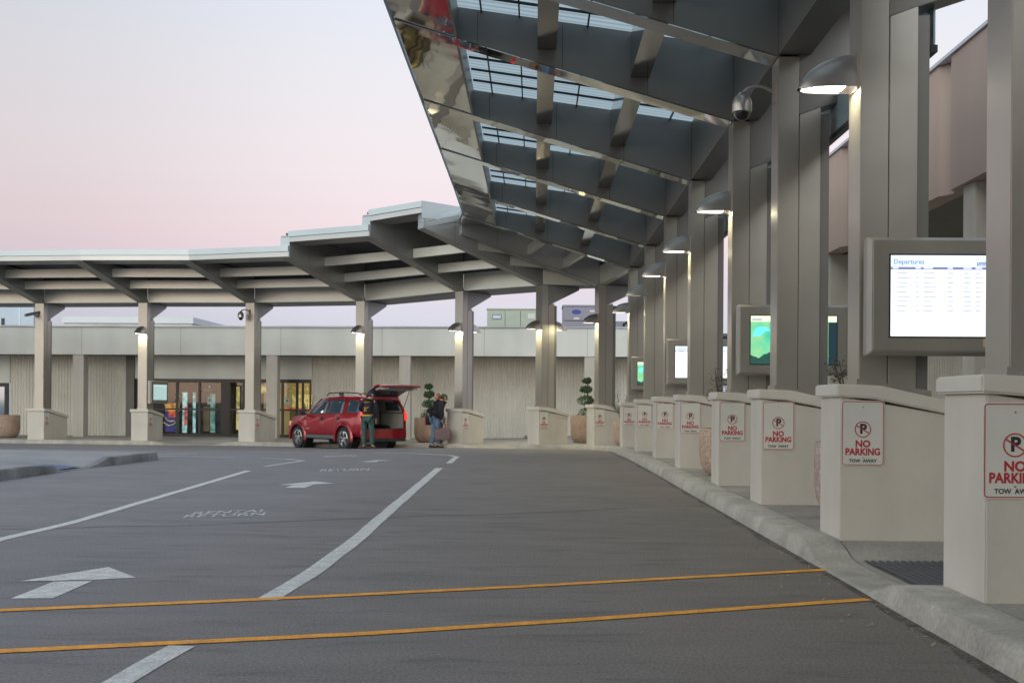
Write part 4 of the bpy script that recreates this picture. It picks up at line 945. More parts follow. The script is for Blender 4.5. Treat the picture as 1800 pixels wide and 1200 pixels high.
def topiary(x, y, z, sc_, label):
    t = empty('topiary_tree', (x, y, z-.08)); rnd = random.Random(int(x*100))
    b = MB(); b.tube([(0, 0, 0), (.02, 0, .4*sc_), (-.02, .01, .8*sc_), (0, 0, 1.3*sc_)], [.03, .026, .022, .012], 8); b.build('trunk', 'bark', t, smooth=True)
    for cz, r in ((.14, .31), (.56, .24), (.90, .18), (1.17, .13)):
        b = MB(); q = MB(); leaves(b, (rnd.uniform(-.06, .06)-.03, 0, cz*sc_), r*sc_, 420, .045, rnd, .62); leaves(b, (rnd.uniform(-.04, .04), 0, cz*sc_), r*.75*sc_, 260, .045, rnd, .6)
        b.build('foliage_tier', 'leaf', t)
    tag(t, label, 'topiary'); 
def shrub(x, y, z, h, label, seed, n=9, spread=.35, name='shrub'):
    t = empty(name, (x, y, z)); rnd = random.Random(seed); st = MB(); lf = MB()
    for k in range(n):
        a = rnd.uniform(0, 6.28); e = Vector((math.cos(a)*spread*rnd.uniform(.3, 1), math.sin(a)*spread*rnd.uniform(.3, 1), h*rnd.uniform(.55, 1)))
        mid = Vector((e.x*.35, e.y*.35, e.z*.55)); pts = [Vector((0, 0, 0)), mid, e]; st.tube(pts, [.012, .008, .004], 6)
        for q in range(70):
            f = rnd.uniform(.3, 1.05); p = (mid.lerp(e, (f-.3)/.75))+Vector((rnd.gauss(0, .05), rnd.gauss(0, .05), rnd.gauss(0, .04)))
            u = Vector((rnd.gauss(0, 1), rnd.gauss(0, 1), rnd.gauss(0, .7))).normalized()*rnd.uniform(.025, .06); v = u.cross(Vector((rnd.random(), rnd.random(), 1))).normalized()*.009
            lf.add([p, p+u*.5+v, p+u, p+u*.5-v], [(0, 1, 2, 3)])
    st.build('stem', 'bark', t); lf.build('foliage', 'leaf_grey', t); tag(t, label, 'shrub')
zt = planter(-3.45, 38.05, .56, .83, 'round tan planter behind the two men'); topiary(-3.50, 38.05, zt, .95, 'tiered topiary in the planter behind the two men')
zt = planter(1.62, 35.9, .47, .86, 'round tan planter between the two right-hand far pier bases'); topiary(1.70, 35.9, zt, 1.0, 'tiered topiary in the planter at the right end of the facade')
planter(-19.35, 41.0, .62, .82, 'round tan planter at the left edge of the photo')
zt = planter(3.02, 17.0, .55, .70, 'speckled tan planter between the fourth and fifth pier bases', 'terracotta'); shrub(2.80, 17.0, zt-.1, 1.15, 'thin grey-green shrub rising between the fourth and fifth columns', 3)
zt = planter(3.20, 10.75, .55, .70, 'speckled pink planter half hidden behind the second pier base', 'aggregate_pink'); shrub(2.98, 10.7, zt-.1, .95, 'thin shrub beside the second column', 9)
zt = planter(2.72, 32.5, .46, .70, 'tan planter at the turn of the colonnade', 'terracotta'); shrub(2.5, 32.5, zt-.1, .95, 'small thin shrub at the turn of the colonnade', 12)
zt = planter(-8.4, 42.6, .4, .5, 'low planter hidden behind the red car'); shrub(-8.45, 42.5, zt-.1, 1.3, 'leafy shrub in front of the right-hand glass doors', 21, 16, .75)

# ------------------------------------------------------------------ the car
def make_car():
    t = empty('parked_car')
    xw = (1.31, -1.31); Ra = .43
    X = sorted(set([round(-2.18+.06*k, 3) for k in range(73)]+[-2.2, 2.16]))
    def lerp_tab(tab, x):
        if x <= tab[0][0]: return tab[0][1]
        for (a, va), (b, vb) in zip(tab, tab[1:]):
            if x <= b: return va+(vb-va)*(x-a)/(b-a)
        return tab[-1][1]
    topz = [(-2.2, 1.60), (-2.05, 1.665), (-1.5, 1.70), (-.6, 1.715), (0, 1.69), (.35, 1.60), (.75, 1.33), (1.0, 1.17), (1.4, 1.10), (1.85, 1.02), (2.05, .93), (2.16, .72)]
    roofw = [(-2.2, .62), (-1.5, .66), (0, .66), (.35, .66), (.75, .72), (1.0, .80), (1.85, .76), (2.05, .68), (2.16, .58)]
    beltz = [(-2.2, 1.12), (-1.2, 1.10), (0, 1.06), (.9, 1.02), (1.0, 1.00), (1.85, .86), (2.16, .62)]
    sidew = [(-2.2, .84), (-2.05, .885), (-1.0, .90), (1.0, .90), (1.7, .88), (2.0, .80), (2.16, .66)]
    def zbot(x):
        z = .36 if -1.8 < x < 1.75 else .42
        for w in xw:
            d = abs(x-w)
            if d < Ra: z = max(z, .36+math.sqrt(Ra*Ra-d*d)*.97)
        return z
    rings = []
    for x in X:
        tz, rw_, bz, sw_ = lerp_tab(topz, x), lerp_tab(roofw, x), lerp_tab(beltz, x), lerp_tab(sidew, x); zb = zbot(x)
        fl = 0
        for w in xw:
            d = abs(x-w)
            if d < .52: fl = max(fl, .028*(1-smooth01((d-.44)/.08)))
        lo = max(zb, .36); pts = [(sw_-.04 if zb < .5 else sw_-.01+fl, zb)]
        for f, dw in ((.25, .0), (.5, .012), (.75, .006)): pts.append((sw_+dw+fl*(1-f*.8), lo+(bz-lo)*f))
        pts.append((sw_-.02, bz)); cab = tz-bz
        pts += [(sw_-.02+(rw_-sw_+.02)*.5, bz+cab*.48), (rw_+.0, bz+cab*.86), (rw_-.07, bz+cab*.97), (rw_*.5, tz+.005), (0, tz+.012)]
        half = [(x, y, z) for y, z in pts]; rings.append([(x, -y, z) for x, y, z in half[:-1]]+half[::-1])
    b = MB(); b.loft(rings, closed=False)
    # rear lower panel and bumper, front end
    body = b.build('body', 'car_red', t, smooth=True)
    sol = body.modifiers.new('thickness', 'SOLIDIFY'); sol.thickness = .05; sol.offset = -1
    b = MB()
    b.loft([[(x, y, z) for y, z in ((-w, .38), (w, .38), (w+.01, .52), (w, .66), (-w, .66), (-w-.01, .52))] for x, w in ((-2.10, .83), (-2.20, .86), (-2.29, .80), (-2.31, .70))])
    b.build('rear_bumper', 'car_red', t, bevel=.02, smooth=True)
    b = MB(); b.box(-2.305, -2.15, -.72, .72, .661, .69); b.build('load_sill', 'car_trim', t)
    b = MB(); b.box(-2.30, -2.12, -.78, .78, .28, .379); b.build('bumper_valance', 'car_trim', t)
    b = MB(); b.loft([[(x, y, z) for y, z in ((-w, .38), (w, .38), (w, .72), (-w, .72))] for x, w in ((2.0, .80), (2.12, .76), (2.20, .62))]); b.build('front_bumper', 'car_red', t, bevel=.02)
    # D pillars framing the load opening
    for s in (-1, 1):
        b = MB(); b.loft([[(x0, s*(y-.035), z), (x0, s*(y+.04), z), (x0+.12, s*(y+.05), z), (x0+.12, s*(y-.035), z)] for x0, y, z in ((-2.24, .79, .66), (-2.24, .79, 1.12), (-2.17, .70, 1.42), (-2.10, .58, 1.60))]); b.build('rear_pillar', 'car_red', t, smooth=True)
        b = MB(); b.loft([[(x0-.02, s*(y-.03), z), (x0-.02, s*(y+.055), z), (x0+.10, s*(y+.075), z), (x0+.10, s*(y-.03), z)] for x0, y, z in ((-2.25, .80, .93), (-2.255, .80, 1.05), (-2.235, .775, 1.20))]); b.build('taillight', 'taillight', t, bevel=.01)
        b = MB(); b.loft([[(x, s*y, z), (x, s*(y-.2), z), (x, s*(y-.2), z+.15), (x, s*y, z+.15)] for x, y, z in ((1.86, .86, .72), (2.07, .76, .70), (2.14, .66, .68))]); b.build('headlight', 'headlight', t, bevel=.01)
    b = MB(); b.loft([[(x, y, z) for y, z in ((-.58, 1.585), (.58, 1.585), (.58, 1.665), (-.58, 1.665))] for x in (-2.19, -2.0)]); b.build('roof_header', 'car_red', t, bevel=.01)
    # load space
    b = MB(); b.box(-2.28, -.85, -.74, .74, .62, .66); b.box(-2.2, -.85, -.80, -.745, .66, 1.18); b.box(-2.2, -.85, .745, .80, .66, 1.18)
    for s in (-1, 1): b.loft([[(x, s*.79, 1.18), (x, s*.735, 1.18), (x, s*.60, 1.60), (x, s*.64, 1.60)] for x in (-2.18, -.88)])
    b.box(-.9, -.85, -.74, .74, .80, 1.5); b.box(-2.05, -.85, -.6, .6, 1.60, 1.615); b.build('load_lining', 'car_grey', t)
    b = MB()
    for s in (-1, 1): b.add([(-2.08, s*.712, 1.24), (-1.35, s*.712, 1.24), (-1.40, s*.628, 1.50), (-2.02, s*.628, 1.50)], [(0, 1, 2, 3)])
    b.build('inner_quarter_glass', 'car_glass', t)
    for y0 in (-.66, -.02): 
        q = MB(); q.box(-1.08, -.92, y0, y0+.62, .80, 1.32); se = q.build('rear_seat', 'car_grey', t, bevel=.04); q = MB(); q.box(-1.05, -.97, y0+.2, y0+.42, 1.34, 1.5); q.build('headrest', 'car_grey', se, bevel=.03)
    b = MB(); b.box(-1.095, -1.082, -.03, -.005, .9, 1.25); b.box(-1.12, -1.084, .25, .34, 1.0, 1.14); b.build('seat_catch', 'car_trim', t)
    b = MB()
    for s in (-1, 1): b.loft([[(x, s*(.745), z), (x, s*.69, z), (x, s*.69, z-.01), (x, s*.745, z-.01)] for x, z in ((-2.15, 1.17), (-.9, 1.17))])
    b.build('lining_shelf', 'car_trim', t)
    # side glass
    def yside(x, z):
        tz, rw_, bz, sw_ = lerp_tab(topz, x), lerp_tab(roofw, x), lerp_tab(beltz, x), lerp_tab(sidew, x); f = (z-bz)/(tz-bz); y0 = sw_-.02; ym = y0+(rw_-y0)*.5
        return (y0+(ym-y0)*f/.48) if f < .48 else ym+(rw_-ym)*(f-.48)/.38
    wins = {'rear_quarter_window': [(-2.02, 1.16), (-1.40, 1.14), (-1.36, 1.56), (-1.95, 1.54)], 'rear_door_window': [(-1.18, 1.13), (-.30, 1.10), (-.32, 1.575), (-1.12, 1.57)], 'front_door_window': [(-.22, 1.10), (.82, 1.08), (.50, 1.33), (.18, 1.545), (-.22, 1.575)]}
    for s in (1, -1):
        for nm, poly in wins.items():
            P = []; n_ = 6
            # fine strips from bottom to top so that the pane follows the body curve
            def xr(z):
                xsn = []
                for (x0, z0), (x1, z1) in zip(poly, poly[1:]+poly[:1]):
                    if (z0-z)*(z1-z) <= 0 and z0 != z1: xsn.append(x0+(x1-x0)*(z-z0)/(z1-z0))
                return (min(xsn), max(xsn)) if len(xsn) > 1 else None
            zlo, zhi = min(p[1] for p in poly)+.0, max(p[1] for p in poly)
            for k in range(n_+1):
                z = zlo+.031*(k == 0)+(zhi-.012-zlo)*k/n_; r_ = xr(min(max(z, zlo+.03), zhi-.01))
                if r_: P.append([(r_[0]+(r_[1]-r_[0])*q/6, z) for q in range(7)])
            for suffix, off, m_ in (('trim', .006, 'car_trim'), ('', .011, 'car_glass')):
                rr_ = []
                for row in P:
                    cx = sum(p[0] for p in row)/7; rr_.append([((p[0]-cx)*(1.06 if suffix else 1)+cx, s*(yside(p[0], p[1])+off), p[1]+((.02 if row is P[-1] else -.02 if row is P[0] else 0) if suffix else 0)) for p in row])
                b = MB(); b.loft(rr_, closed=False); o = b.build(nm if not suffix else 'window_surround', m_, t, smooth=True)
                md = o.modifiers.new('thickness', 'SOLIDIFY'); md.thickness = .004
        # doors: shut lines, handles, side moulding, sill
        j = MB()
        for xl, zt_ in ((.93, 1.03), (-.26, 1.08), (-1.22, 1.10)):
            pts = [(xl, z) for z in (.50, .7, .9, zt_)]
            if xl == -1.22: pts = [(-.83, .50), (-.90, .72), (-1.10, .86), (-1.22, .95), (-1.24, zt_)]
            for (xa, za), (xb, zb_) in zip(pts, pts[1:]):
                ya, yb = [lerp_tab(sidew, q)+.013 for q in (xa, xb)]
                j.add([(xa-.006, s*ya, za), (xa+.006, s*ya, za), (xb+.006, s*(yb-(.03 if zb_ > 1 else 0)), zb_), (xb-.006, s*(yb-(.03 if zb_ > 1 else 0)), zb_)], [(0, 1, 2, 3)])
        j.build('door_shut_line', 'car_trim', t)
        for xh in (-.08, -1.02):
            b = MB(); b.box(xh-.10, xh+.10, s*.905, s*.945, .955, .985); b.box(xh-.04, xh+.05, s*.90, s*.925, .92, 1.02); b.build('door_handle', 'car_trim', t, bevel=.008)
        b = MB(); b.box(-.86, .86, min(s*.84, s*.935), max(s*.84, s*.935), .34, .45); b.build('side_sill', mat('sill_grey', (.10, .11, .12), .5) if 'sill_grey' not in bpy.data.materials else bpy.data.materials['sill_grey'], t, bevel=.02)
        b = MB(); b.box(.60, .80, min(s*.905, s*.925), max(s*.905, s*.925), .62, .665); b.build('fender_badge', 'alloy', t)
        # mirror
        b = MB(); b.loft([[(x, s*y, z) for x, z in ((.80, 1.06), (.93, 1.08), (.95, 1.16), (.90, 1.24), (.82, 1.24), (.79, 1.16))] for y in (.95, 1.10, 1.15)]); b.tube([(.86, s*.86, 1.10), (.86, s*.96, 1.12)], .03, 8); b.build('wing_mirror', 'car_trim', t, bevel=.01)
        # roof rail
        b = MB(); b.tube([(.05, s*.60, 1.70), (-.08, s*.61, 1.775), (-.8, s*.61, 1.80), (-1.7, s*.60, 1.775), (-1.85, s*.59, 1.69)], [.018, .018, .018, .018, .018], 8); b.box(-.86, -.66, min(s*.58, s*.63), max(s*.58, s*.63), 1.70, 1.79); b.build('roof_rail', 'car_trim', t, smooth=True)
        # wheel arch lips
        for w in xw:
            b = MB(); rr_ = []
            for k in range(21):
                a = R(-12+204*k/20); rr_.append([(w+math.cos(a)*r_, s*y, .36+math.sin(a)*r_*.985) for r_, y in ((Ra-.01, .86), (Ra-.01, .94), (Ra+.035, .945), (Ra+.085, .905))])
            b.loft(rr_, closed=False); b.build('arch_lip', 'car_red', t, smooth=True)
            b = MB(); b.lathe([(0, 0), (Ra-.012, 0), (Ra-.012, .3)], 28, (w, s*.55, .36), 'y') if s > 0 else b.lathe([(0, 0), (Ra-.012, 0), (Ra-.012, -.3)], 28, (w, s*.55, .36), 'y'); b.build('wheel_well', 'black', t)
    b = MB(); b.box(-2.05, 2.0, -.70, .70, .30, .36); b.build('underbody', 'black', t)
    b = MB()
    for yy in (-.30, .0, .28): b.tube([(-2.2, yy, .30), (-1.6, yy, .28)], .05, 8)
    b.build('exhaust', 'car_trim', t)
    b = MB(); b.add([(.90, -.70, 1.215), (.90, .70, 1.215), (.40, .60, 1.60), (.40, -.60, 1.60)], [(0, 1, 2, 3)]); b.build('windscreen', 'car_glass', t)
    # wheels
    def wheel():
        w = empty('wheel'); w.parent = t
        b = MB(); b.lathe([(.235, -.10), (.33, -.11), (.352, -.085), (.357, 0), (.352, .085), (.33, .11), (.235, .10), (.235, -.10)], 40, (0, 0, 0), 'y'); b.build('tyre', 'rubber', w, smooth=True)
        b = MB(); b.lathe([(.232, -.10), (.242, .108), (.226, .112), (.214, .07), (.214, -.10)], 40, (0, 0, 0), 'y'); b.lathe([(0, -.02), (.05, -.02), (.05, .085), (.042, .095), (0, .095)], 20, (0, 0, 0), 'y')
        for k in range(5):
            a = R(90+72*k); u = Vector((math.cos(a), 0, math.sin(a))); v = Vector((-math.sin(a), 0, math.cos(a))); rg = []
            for r_, hw, y_ in ((.03, .030, .085), (.12, .034, .095), (.225, .052, .085)):
                c_ = u*r_; rg.append([c_-v*hw+Vector((0, y_-.03, 0)), c_-v*hw*.8+Vector((0, y_, 0)), c_+v*hw*.8+Vector((0, y_, 0)), c_+v*hw+Vector((0, y_-.03, 0))])
            b.loft(rg)
        b.build('rim', 'alloy', w, smooth=True)
        b = MB(); b.lathe([(0, .0), (.17, .0), (.17, .02), (0, .02)], 28, (0, 0, 0), 'y'); b.build('brake_disc', 'lamp_metal', w)
        return w
    w0 = wheel(); w0.location = (1.31, .80, .357); w = copy_tree(w0, t); w.location = (-1.31, .80, .357)
    for x in (1.31, -1.31): w = copy_tree(w0, t); w.location = (x, -.80, .357); w.rotation_euler = (0, 0, math.pi)
    # raised tailgate
    tg = empty('tailgate'); tg.parent = t; tg.location = (-2.10, 0, 1.675); tg.scale = (.88, 1, 1)
    prof = [(0, 0, .60), (-.12, .10, .66), (-.45, .24, .72), (-.72, .31, .76), (-.95, .34, .78), (-1.12, .31, .76)]
    b = MB(); b.loft([[(x, -w_, z-.03), (x, w_, z-.03), (x, w_*.97, z+.02), (x, 0, z+.045), (x, -w_*.97, z+.02)] for x, z, w_ in prof]); b.build('gate_skin', 'car_red', tg, smooth=True)
    b = MB(); b.loft([[(x, -w_, z-.06), (x, w_, z-.06), (x, w_, z-.034), (x, -w_, z-.034)] for x, z, w_ in ((-.08, .06, .50), (-.45, .225, .58), (-.6, .265, .6))]); b.build('gate_glass', 'car_glass', tg)
    b = MB(); b.loft([[(x, -w_, z-.10), (x, w_, z-.10), (x, w_, z-.032), (x, -w_, z-.032)] for x, z, w_ in ((-.62, .275, .66), (-.9, .32, .70), (-1.08, .31, .66))]); b.build('gate_lining', 'car_grey', tg, bevel=.015)
    b = MB(); b.box(-1.15, -1.10, -.45, .45, .24, .30); b.build('gate_handle_strip', 'car_trim', tg)
    b = MB()
    for s in (-1, 1): b.tube([(-2.14, s*.74, 1.15), (-2.62, s*.68, 1.88)], .012, 6)
    b.build('gas_strut', 'car_trim', t)
    return t
car = make_car(); hd = math.atan2(.72, -.69)
fwd = Vector((-.69, .72, 0)); rt_ = Vector((.72, .69, 0))
cc = Vector((-5.86, 35.35, 0))+fwd*1.31+rt_*.80
car.location = (cc.x, cc.y, g(cc.x, cc.y)); car.rotation_euler = (0, 0, hd)
tag(car, 'dark red sport utility car with its tailgate raised, parked by the terminal', 'car')

# ------------------------------------------------------------------ people
def skin_mesh(nodes, edges):
    """nodes: name -> (pos, radius); returns an evaluated mesh grown round the skeleton"""
    me = bpy.data.meshes.new('s'); ks = list(nodes); me.from_pydata([nodes[k][0] for k in ks], [(ks.index(a), ks.index(b)) for a, b in edges], [])
    o = bpy.data.objects.new('s', me); COL.objects.link(o)
    md = o.modifiers.new('skin', 'SKIN'); md.use_smooth_shade = True; md.branch_smoothing = .6
    for i, k in enumerate(ks):
        r_ = nodes[k][1]; me.skin_vertices[0].data[i].radius = r_ if isinstance(r_, tuple) else (r_, r_)
    me.skin_vertices[0].data[0].use_root = True
    sb_ = o.modifiers.new('sub', 'SUBSURF'); sb_.levels = 2; sb_.render_levels = 2
    dg = bpy.context.evaluated_depsgraph_get(); dg.update(); res = bpy.data.meshes.new_from_object(o.evaluated_get(dg)); bpy.data.objects.remove(o)
    return res
def add_mesh(name, me, m, parent):
    me.materials.clear(); me.materials.append(M[m]); me.name = name
    for p in me.polygons: p.use_smooth = True
    return put(me, name, parent)
def join_bm(me, mb):
    bm = bmesh.new(); bm.from_mesh(me); m2 = bpy.data.meshes.new('x'); m2.from_pydata(mb.v, [], mb.f); bm.from_mesh(m2); bmesh.ops.recalc_face_normals(bm, faces=bm.faces); bm.to_mesh(me); bm.free()
def V(*a): return Vector(a)
def ellip(b, c, r, rot=Matrix.Identity(3), n=14, m_=10, cut=None, f=None):
    rings = []
    for j in range(m_+1):
        ph = math.pi*j/m_; ring = []
        for i in range(n):
            a = 2*math.pi*i/n; p = Vector((r[0]*math.sin(ph)*math.cos(a), r[1]*math.sin(ph)*math.sin(a), r[2]*math.cos(ph)))
            if f: p = f(p)
            ring.append(Vector(c)+rot @ p)
        rings.append(ring)
    b.loft(rings, caps=False)
def hand(nodes, edges, tag_, wrist, d, side, curl=.6):
    """palm with four fingers and a thumb growing from the wrist; d = hand direction, side = towards the thumb"""
    d = d.normalized(); side = (side-d*side.dot(d)).normalized(); n = d.cross(side).normalized()
    pm = tag_+'_palm'; nodes[pm] = (wrist+d*.07, (.030, .018)); edges.append((tag_+'_wrist', pm))
    for k, (o_, ln) in enumerate(((.026, .070), (.009, .080), (-.009, .074), (-.026, .058))):
        a, b_, c_ = wrist+d*.095+side*o_, wrist+d*(.095+ln*.5)+side*o_+n*ln*.25*curl, wrist+d*(.095+ln*.75)+side*o_+n*ln*.75*curl
        for q, p in enumerate((a, b_, c_)): nodes[f'{tag_}_f{k}{q}'] = (p, .0085-.001*q)
        edges += [(pm, f'{tag_}_f{k}0'), (f'{tag_}_f{k}0', f'{tag_}_f{k}1'), (f'{tag_}_f{k}1', f'{tag_}_f{k}2')]
    nodes[tag_+'_t0'] = (wrist+d*.04+side*.035, .010); nodes[tag_+'_t1'] = (wrist+d*.075+side*.05+n*.02, .0085); edges += [(tag_+'_wrist', tag_+'_t0'), (tag_+'_t0', tag_+'_t1')]
def person(J, look, label, top_m, leg_m, cap_m, loc, rz, coat_len=0, bulk=1.0, brim=True, hair=False):
    """J: joints in metres, x right, y forward, z up"""
    t = empty('person', loc, rz); n = {}; e = []
    n['pelvis'] = (J['pelvis'], .12); n['waist'] = (J['waist'], .115); n['chest'] = (J['chest'], .13); n['upper'] = (J['upper'], .10); n['neck'] = (J['neck'], .055)
    n['skull'] = (J['head'], .06)
    e += [('pelvis', 'waist'), ('waist', 'chest'), ('chest', 'upper'), ('upper', 'neck'), ('neck', 'skull')]
    for s in ('l', 'r'):
        n[s+'_sh'] = (J[s+'_sh'], .058); n[s+'_el'] = (J[s+'_el'], .042); n[s+'_wrist'] = (J[s+'_wr'], .027)
        n[s+'_hip'] = (J[s+'_hip'], .095); n[s+'_kn'] = (J[s+'_kn'], .060); n[s+'_an'] = (J[s+'_an'], .042); n[s+'_toe'] = (J[s+'_toe'], .034)
        e += [('upper', s+'_sh'), (s+'_sh', s+'_el'), (s+'_el', s+'_wrist'), ('pelvis', s+'_hip'), (s+'_hip', s+'_kn'), (s+'_kn', s+'_an'), (s+'_an', s+'_toe')]
        hand(n, e, s, J[s+'_wr'], J[s+'_wr']-J[s+'_el'], J.get(s+'_thumb', V(0, 1, 0)))
    me = skin_mesh(n, e); rot = look
    hb = MB(); c_ = J['head']
    def shape(p):
        q = p.copy()
        if q.z < 0: q.x *= 1+.28*q.z/.12; q.y = q.y*(1+.10*q.z/.12)
        return q
    ellip(hb, c_+rot @ V(0, 0, .045), (.076, .096, .122), rot, 18, 14, f=shape)
    ellip(hb, c_+rot @ V(0, .100, .03), (.014, .020, .026), rot, 8, 6)          # nose
    for s in (-1, 1):
        ellip(hb, c_+rot @ V(s*.078, -.005, .04), (.010, .022, .034), rot, 8, 6)  # ears
        ellip(hb, c_+rot @ V(s*.03, .088, .058), (.012, .010, .008), rot, 8, 6)   # brows and eyes
    ellip(hb, c_+rot @ V(0, .090, -.018), (.024, .010, .009), rot, 8, 6)        # mouth
    ellip(hb, c_+rot @ V(0, .072, -.055), (.026, .024, .02), rot, 8, 6)         # chin
    join_bm(me, hb); add_mesh('body', me, 'skin', t)
    # jacket
    cn = {}; ce = [('chest', 'upper'), ('chest', 'waist')]
    cn['chest'] = (J['chest'], (.18*bulk, .155*bulk)); cn['upper'] = (J['upper'], (.155*bulk, .14*bulk)); cn['waist'] = (J['waist'], (.172*bulk, .15*bulk)); cn['collar'] = (J['upper'].lerp(J['neck'], .8), .085); ce.append(('upper', 'collar'))
    low = J['pelvis']+V(0, 0, .03-coat_len); cn['hem'] = (low, (.176*bulk, .155*bulk)); ce.append(('waist', 'hem'))
    for s in ('l', 'r'):
        cn[s+'_sh'] = (J[s+'_sh'], .092*bulk); cn[s+'_el'] = (J[s+'_el'], .066*bulk); cn[s+'_cuff'] = (J[s+'_el'].lerp(J[s+'_wr'], .92), .046); ce += [('upper', s+'_sh'), (s+'_sh', s+'_el'), (s+'_el', s+'_cuff')]
    add_mesh('jacket', skin_mesh(cn, ce), top_m, t)
    tn = {'pelvis': (J['pelvis'], (.150, .128))}; te = []
    for s in ('l', 'r'):
        tn[s+'_hip'] = (J[s+'_hip'], .112); tn[s+'_kn'] = (J[s+'_kn'], .086); tn[s+'_cuff'] = (J[s+'_kn'].lerp(J[s+'_an'], .95), .074); te += [('pelvis', s+'_hip'), (s+'_hip', s+'_kn'), (s+'_kn', s+'_cuff')]
    add_mesh('trousers', skin_mesh(tn, te), leg_m, t)
    for s in ('l', 'r'):
        sh = MB(); d = (J[s+'_toe']-J[s+'_an']); d.z = 0; d.normalize(); p = V(-d.y, d.x, 0); a = J[s+'_an']
        rg = []
        for f, w_, h_ in ((-.085, .03, .07), (-.05, .045, .10), (.03, .048, .10), (.11, .052, .065), (.17, .045, .05), (.20, .02, .03)):
            c0 = V(a.x, a.y, 0)+d*f; rg.append([c0-p*w_, c0+p*w_, c0+p*w_*.85+V(0, 0, h_*.6), c0+V(0, 0, h_), c0-p*w_*.85+V(0, 0, h_*.6)])
        sh.loft(rg); sh.build('shoe', 'shoe', t, smooth=True)
    hc = c_+rot @ V(0, -.012, .06)
    if cap_m:
        b = MB()
        rings = []
        for j in range(8):
            ph = math.pi*.5*j/7; rings.append([hc+rot @ V(.086*math.cos(ph)*math.cos(a), .108*math.cos(ph)*math.sin(a), .015+.095*math.sin(ph)) for a in [2*math.pi*i/20 for i in range(20)]])
        b.loft(rings); cp = b.build('cap', cap_m, t, smooth=True)
        b = MB(); pr = []
        for i in range(13): a = R(20+140*i/12); pr.append((.084*math.cos(a), .10*math.sin(a), .02)); 
        po = [(x*1.0, y+.075*math.sin(math.acos(max(-1, min(1, x/.085)))), z-.012-.02*abs(x/.085)) for x, y, z in pr]
        b.loft([[hc+rot @ V(*p) for p in pr], [hc+rot @ V(*p) for p in po], [hc+rot @ V(p[0], p[1], p[2]-.008) for p in po], [hc+rot @ V(p[0], p[1], p[2]-.01) for p in pr]], closed=False); b.build('peak', cap_m, cp, smooth=True)
    b = MB(); ellip(b, c_+rot @ V(0, -.028, .035 if cap_m else .062), (.083, .092, .085 if cap_m else .115), rot, 16, 10); b.build('hair', 'hair' if hair else 'shoe', t, smooth=True)
    tag(t, label, 'person'); return t
def base_pose(h=1.78):
    k = h/1.78
    J = dict(pelvis=V(0, 0, .96), waist=V(0, .01, 1.10), chest=V(0, .0, 1.28), upper=V(0, -.01, 1.42), neck=V(0, 0, 1.52), head=V(0, .02, 1.60),
             l_sh=V(-.19, -.01, 1.43), r_sh=V(.19, -.01, 1.43), l_el=V(-.24, -.02, 1.15), r_el=V(.24, -.02, 1.15), l_wr=V(-.23, .10, .93), r_wr=V(.23, .10, .93),
             l_hip=V(-.095, 0, .90), r_hip=V(.095, 0, .90), l_kn=V(-.11, .02, .50), r_kn=V(.11, .02, .50), l_an=V(-.12, 0, .09), r_an=V(.12, 0, .09), l_toe=V(-.13, .13, .04), r_toe=V(.13, .13, .04))
    return {a: b*k for a, b in J.items()}
def rotm(yaw, pitch, roll=0): return (Matrix.Rotation(R(yaw), 3, 'Z') @ Matrix.Rotation(R(pitch), 3, 'X') @ Matrix.Rotation(R(roll), 3, 'Y'))
# man in the bomber jacket, back to the viewer, looking right into the load space
J = base_pose(1.80); J['chest'] += V(0, .03, 0); J['upper'] += V(.03, .06, -.01); J['neck'] += V(.05, .09, -.02); J['head'] += V(.07, .12, -.03)
for k in ('l_sh', 'r_sh'): J[k] += V(.03, .05, -.01)
J['l_el'] = V(-.25, .10, 1.19); J['l_wr'] = V(-.10, .30, 1.08); J['r_el'] = V(.27, .05, 1.15); J['r_wr'] = V(.24, .12, .90)
J['l_an'] = V(-.10, .02, .09); J['r_an'] = V(.15, .02, .09); J['l_toe'] = V(-.15, .14, .04); J['r_toe'] = V(.21, .14, .04); J['l_kn'] = V(-.10, .03, .5); J['r_kn'] = V(.14, .04, .5)
px, py = -5.02, 34.15
pm1 = person(J, rotm(-55, -12), 'man in a navy jacket, green trousers and navy cap standing at the open tailgate', 'navy', 'teal', 'cap_navy', (px, py, g(px, py)), R(-5))
b = MB(); n = 24
b.loft([[V(.0, .0, z)+V(.175*math.cos(2*math.pi*i/n), .150*math.sin(2*math.pi*i/n), 0) for i in range(n)] for z in (.985, 1.035)]); b.build('waistband', 'gold', pm1, smooth=True)
text_obj('NAVY', .075, 'gold', pm1, (.02, -.143, 1.40), rot=(R(96), 0, 0), ext=.004, name='jacket_lettering')
b = MB(); rnd = random.Random(2)
for k in range(9):
    x, z = -.05+rnd.uniform(-.07, .07), 1.20+rnd.uniform(-.08, .05); b.tube([(x, -.158, z), (x+rnd.uniform(.02, .06), -.160, z+rnd.uniform(-.03, .03)), (x+rnd.uniform(.0, .07), -.157, z+rnd.uniform(-.04, .04))], .009, 6)
b.build('jacket_emblem', 'gold', pm1)
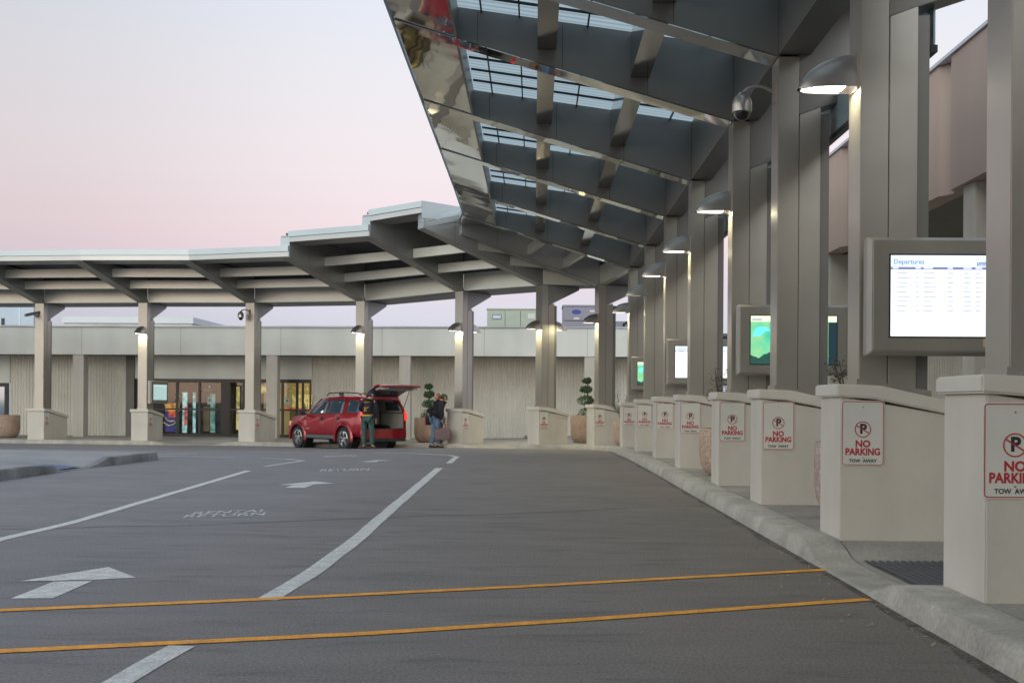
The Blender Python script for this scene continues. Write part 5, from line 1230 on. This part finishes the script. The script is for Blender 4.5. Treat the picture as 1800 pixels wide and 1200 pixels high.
# man in the dark coat looking down, holding a travel bag
J = base_pose(1.80); J['waist'] += V(.0, .03, 0); J['chest'] += V(0, .09, -.02); J['upper'] += V(0, .14, -.05); J['neck'] += V(0, .19, -.06); J['head'] += V(0, .25, -.08)
for k in ('l_sh', 'r_sh'): J[k] += V(0, .12, -.05)
J['r_el'] = V(.26, .10, 1.08); J['r_wr'] = V(.25, .16, .86); J['l_el'] = V(-.24, .12, 1.10); J['l_wr'] = V(-.18, .22, .90); J['r_thumb'] = V(-1, .4, 0)
J['r_an'] = V(.10, .10, .09); J['l_an'] = V(-.10, -.08, .09); J['r_toe'] = V(.10, .24, .04); J['l_toe'] = V(-.10, .07, .04); J['r_kn'] = V(.10, .12, .5); J['l_kn'] = V(-.10, .0, .5)
px, py = -3.10, 35.55
person(J, rotm(0, -32), 'man in a dark coat and green cap looking down, holding a travel bag', 'coat', 'jeans', 'cap_green', (px, py, g(px, py)), R(-68), coat_len=.16, bulk=1.42)
ang = R(-68); hp = Vector((math.cos(ang)*.25-math.sin(ang)*.17, math.sin(ang)*.25+math.cos(ang)*.17, 0))+Vector((px, py, 0)); hz = g(px, py)+.82
tb_ = empty('travel_bag', (hp.x, hp.y, hz-.55), R(5)); b = MB()
b.loft([[(x, y*.14, .17+(z_*.17)) for y, z_ in ((-1, -.9), (1, -.9), (1.05, 0), (.8, .85), (0, 1.0), (-.8, .85), (-1.05, 0))] for x in (-.25, -.235)]+[[(x, y*.165, .17+z_*.20) for y, z_ in ((-1, -.9), (1, -.9), (1.05, 0), (.8, .85), (0, 1.0), (-.8, .85), (-1.05, 0))] for x in (-.16, .16)]+[[(x, y*.14, .17+(z_*.17)) for y, z_ in ((-1, -.9), (1, -.9), (1.05, 0), (.8, .85), (0, 1.0), (-.8, .85), (-1.05, 0))] for x in (.235, .25)])
b.build('bag_body', 'bag', tb_, bevel=.012, smooth=True)
b = MB()
for s in (-1, 1): b.tube([(-.12, s*.10, .30), (-.10, s*.06, .42), (-.04, s*.015, .53), (.04, s*.015, .53), (.10, s*.06, .42), (.12, s*.10, .30)], .012, 8)
b.build('handle', 'shoe', tb_, smooth=True)
b = MB(); b.box(-.262, -.252, -.11, .11, .05, .28); b.box(.252, .262, -.11, .11, .05, .28); b.build('end_panel', 'shoe', tb_)
b = MB(); b.box(-.25, .25, -.155, .155, -.008, .012); b.build('bag_base', 'black', tb_)
tag(tb_, 'mauve travel bag hanging from the hand of the man in the green cap', 'bag')
# companion behind him
J = base_pose(1.76); J['head'] += V(0, .05, -.02); J['l_el'] = V(-.22, .22, 1.20); J['l_wr'] = V(-.16, .40, 1.18); J['r_el'] = V(.22, .1, 1.14); J['r_wr'] = V(.2, .25, .95)
qx, qy = -3.0, 36.15
person(J, rotm(0, -10), 'bareheaded person reaching out behind the man in the dark coat', 'coat', 'jeans', None, (qx, qy, g(qx, qy)), R(80), hair=True)
bp = empty('shoulder_bag', (qx-.32, qy-.15, g(qx, qy)+.72), R(10)); b = MB(); b.loft([[(x, -.08, 0), (x, .08, 0), (x, .09, .22), (x, 0, .30), (x, -.09, .22)] for x in (-.14, .14)]); b.build('bag_body', 'black', bp, bevel=.02)
b = MB(); b.box(-.145, -.115, -.10, .10, .02, .22); b.build('red_panel', 'red', bp); b = MB(); b.tube([(-.1, 0, .27), (0, 0, .5), (.1, 0, .27)], .012, 6); b.build('strap', 'black', bp)
tag(bp, 'black bag with a red panel beside the man in the dark coat', 'bag')
